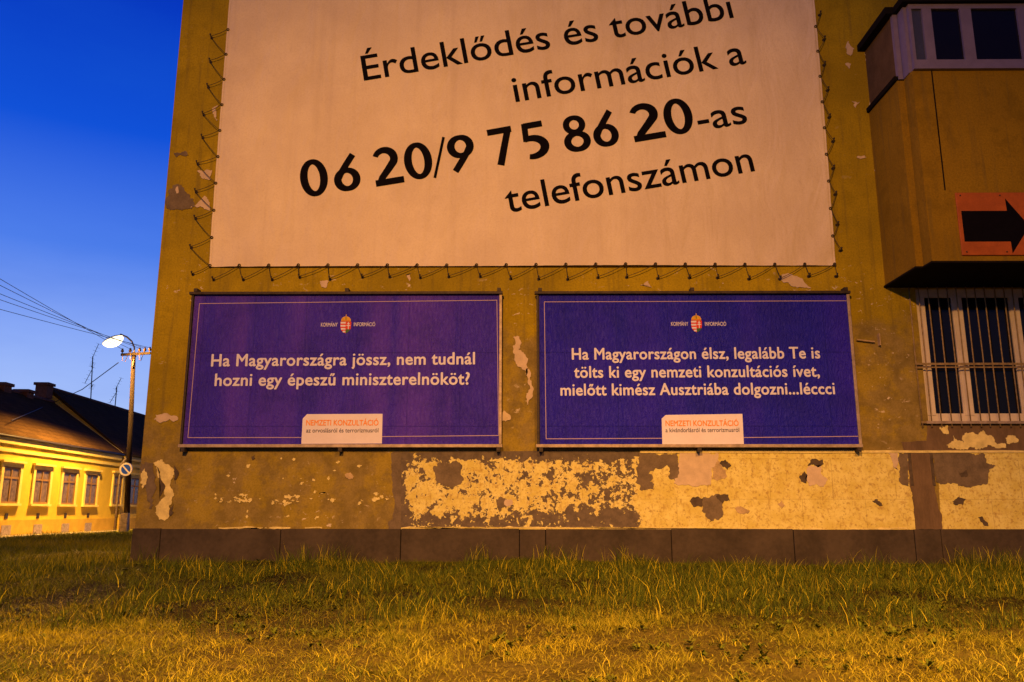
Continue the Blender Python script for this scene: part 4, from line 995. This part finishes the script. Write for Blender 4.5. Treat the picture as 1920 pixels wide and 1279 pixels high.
# broad low weeds and flat dead litter between the blades
def rosettes(n, x0, x1, y0, y1, keep, nl, L, wd, up, cols, name):
    x, y = field(n, x0, x1, y0, y1, keep); m_ = len(x); x = np.repeat(x, nl)+RNG.normal(0, .006, m_*nl); y = np.repeat(y, nl)+RNG.normal(0, .006, m_*nl)
    sz = np.repeat(RNG.uniform(.5, 1.3, m_), nl); k = len(x)
    a = RNG.random(k)*2*math.pi; l = L*sz*RNG.uniform(.6, 1.2, k); w = wd*sz*RNG.uniform(.7, 1.2, k); e = np.clip(RNG.normal(up, .25, k), -.05, 1.4)
    ux, uy = np.cos(a), np.sin(a); z = height(x, y); V = np.zeros((k, 6, 3))
    for i, (t, s_, dz) in enumerate(((0, 0, 0), (.35, 1, .35), (.35, -1, .35), (.75, .75, .6), (.75, -.75, .6), (1, 0, .55))):
        V[:, i, 0] = x+ux*l*t*np.cos(e)-uy*w*s_; V[:, i, 1] = y+uy*l*t*np.cos(e)+ux*w*s_; V[:, i, 2] = z+.012+l*np.sin(e)*dz*1.3
    b = np.arange(k)[:, None]*6; loops = np.concatenate([b+[0, 1, 2], b+[1, 3, 4, 2], b+[3, 5, 4]], 1).reshape(-1)
    me = bpy.data.meshes.new(name); me.vertices.add(k*6); me.vertices.foreach_set('co', V.reshape(-1)); me.loops.add(len(loops)); me.loops.foreach_set('vertex_index', loops.astype(np.int32))
    me.polygons.add(3*k); me.polygons.foreach_set('loop_start', (np.arange(k)[:, None]*10+[0, 3, 7]).reshape(-1).astype(np.int32)); me.update(calc_edges=True)
    ca = me.color_attributes.new('tint', 'FLOAT_COLOR', 'POINT'); cc = np.ones((k, 6, 4)); c = lerpc(*cols, RNG.random(k))*RNG.uniform(.6, 1.2, k)[:, None]; cc[:, :, :3] = c[:, None, :]
    ca.data.foreach_set('color', cc.reshape(-1)); me.materials.append(M['grass']); o = bpy.data.objects.new(name, me); COL.objects.link(o); return struct(o, 'stuff')
rosettes(5200, -9, 9, -9, -.2, lambda x, y: infr(x, y)*sm(.48, .62, fbm(x+7, y+60, 1.6)), 8, .060, .010, .6, (GREEN2, (.13, .15, .008)), 'broad_leaf_weeds')
rosettes(26000, -9, 9, -9.2, -2, lambda x, y: infr(x, y)*(.3+.7*fbm(x, y, 3)), 2, .055, .0035, .05, (DRY, (.13, .10, .02)), 'dead_grass_litter')
# 3 tall green growth along the wall
def k3(x, y): return infr(x, y)*sm(-7.2, -3.6, y+.12*x+2.4*(fbm(x, y, .6)-.5)+4.5*(fbm(x+11, y*.4, .4)-.5))*(.03+.97*sm(.44, .60, fbm(x+3, y, 1.7)))*(.3+.7*sm(.40, .58, fbm(x+3, y+8, 4.5)))
x, y = field(190000, -11, 9.5, -6.6, -.06, k3); n = len(x)
h = (.06+.21*RNG.random(n)**1.9)*(.35+1.2*fbm(x+21, y, 1.5))*(1-.7*sm(-1.7, -.6, y)*(1-.9*sm(.62, .72, fbm(x+50, y*.2, 1.7)))); c = lerpc(GREEN, GREEN2, RNG.random(n)); c = np.where((RNG.random(n) < .16)[:, None], np.array(DRY)[None], c)*(.6+.7*RNG.random(n))[:, None]
struct(blades('tall_green_grass', x, y, h, .0018+.0022*RNG.random(n), .2+.6*RNG.random(n), c, M['grass']), 'stuff')
# taller tufts standing against the plinth
def k5(x, y): return infr(x, y)*sm(.56, .68, fbm(x*1.0+17, y*.3, 1.9))*sm(.35, .6, fbm(x, y+5, 6))
x, y = field(26000, -6.6, 9.5, -1.5, -.08, k5); n = len(x)
h = (.10+.30*RNG.random(n)**1.5); c = lerpc(GREEN, GREEN2, RNG.random(n)); c = np.where((RNG.random(n) < .2)[:, None], np.array(DRY)[None], c)*(.7+.7*RNG.random(n))[:, None]
struct(blades('wall_foot_tufts', x, y, h, .002+.0025*RNG.random(n), .15+.5*RNG.random(n), c, M['grass']), 'stuff')
# 4 the open field towards the side street
def k4(x, y): return infr(x, y)*(.3+.8*sm(.35, .6, fbm(x, y, .5)))
x, y = field(110000, -19.5, -5.9, -6, 30, k4); n = len(x)
far = np.clip((y+6)/36, 0, 1)
h = (.12+.22*RNG.random(n)**1.4)*(.6+.7*fbm(x, y, .7)); t = RNG.random(n)
c = lerpc(GREEN2, DRY, np.clip(fbm(x, y, .6)*1.6-.4+.3*(t-.5), 0, 1))*(.65+.6*RNG.random(n))[:, None]
struct(blades('field_grass', x, y, h, .004+.010*far*RNG.random(n), .25+.5*RNG.random(n), c, M['grass']), 'stuff')
# heap of cut straw at the corner of the building
hp = W(215, 1040, -1.0); hx, hy = -7.4, 1.0
n = 2600; a_ = RNG.random(n)*2*math.pi; r_ = np.sqrt(RNG.random(n))
x = hx+np.cos(a_)*r_*1.3; y = hy+np.sin(a_)*r_*.8
ob = blades('straw_heap', x, y, .05+.07*RNG.random(n)+.16*(1-r_), .004+.003*RNG.random(n), 1.3+1.2*RNG.random(n), lerpc(DRY, STRAW, RNG.random(n)), M['grass'])
tag(ob, 'low heap of cut straw by the left corner of the building', 'straw heap')
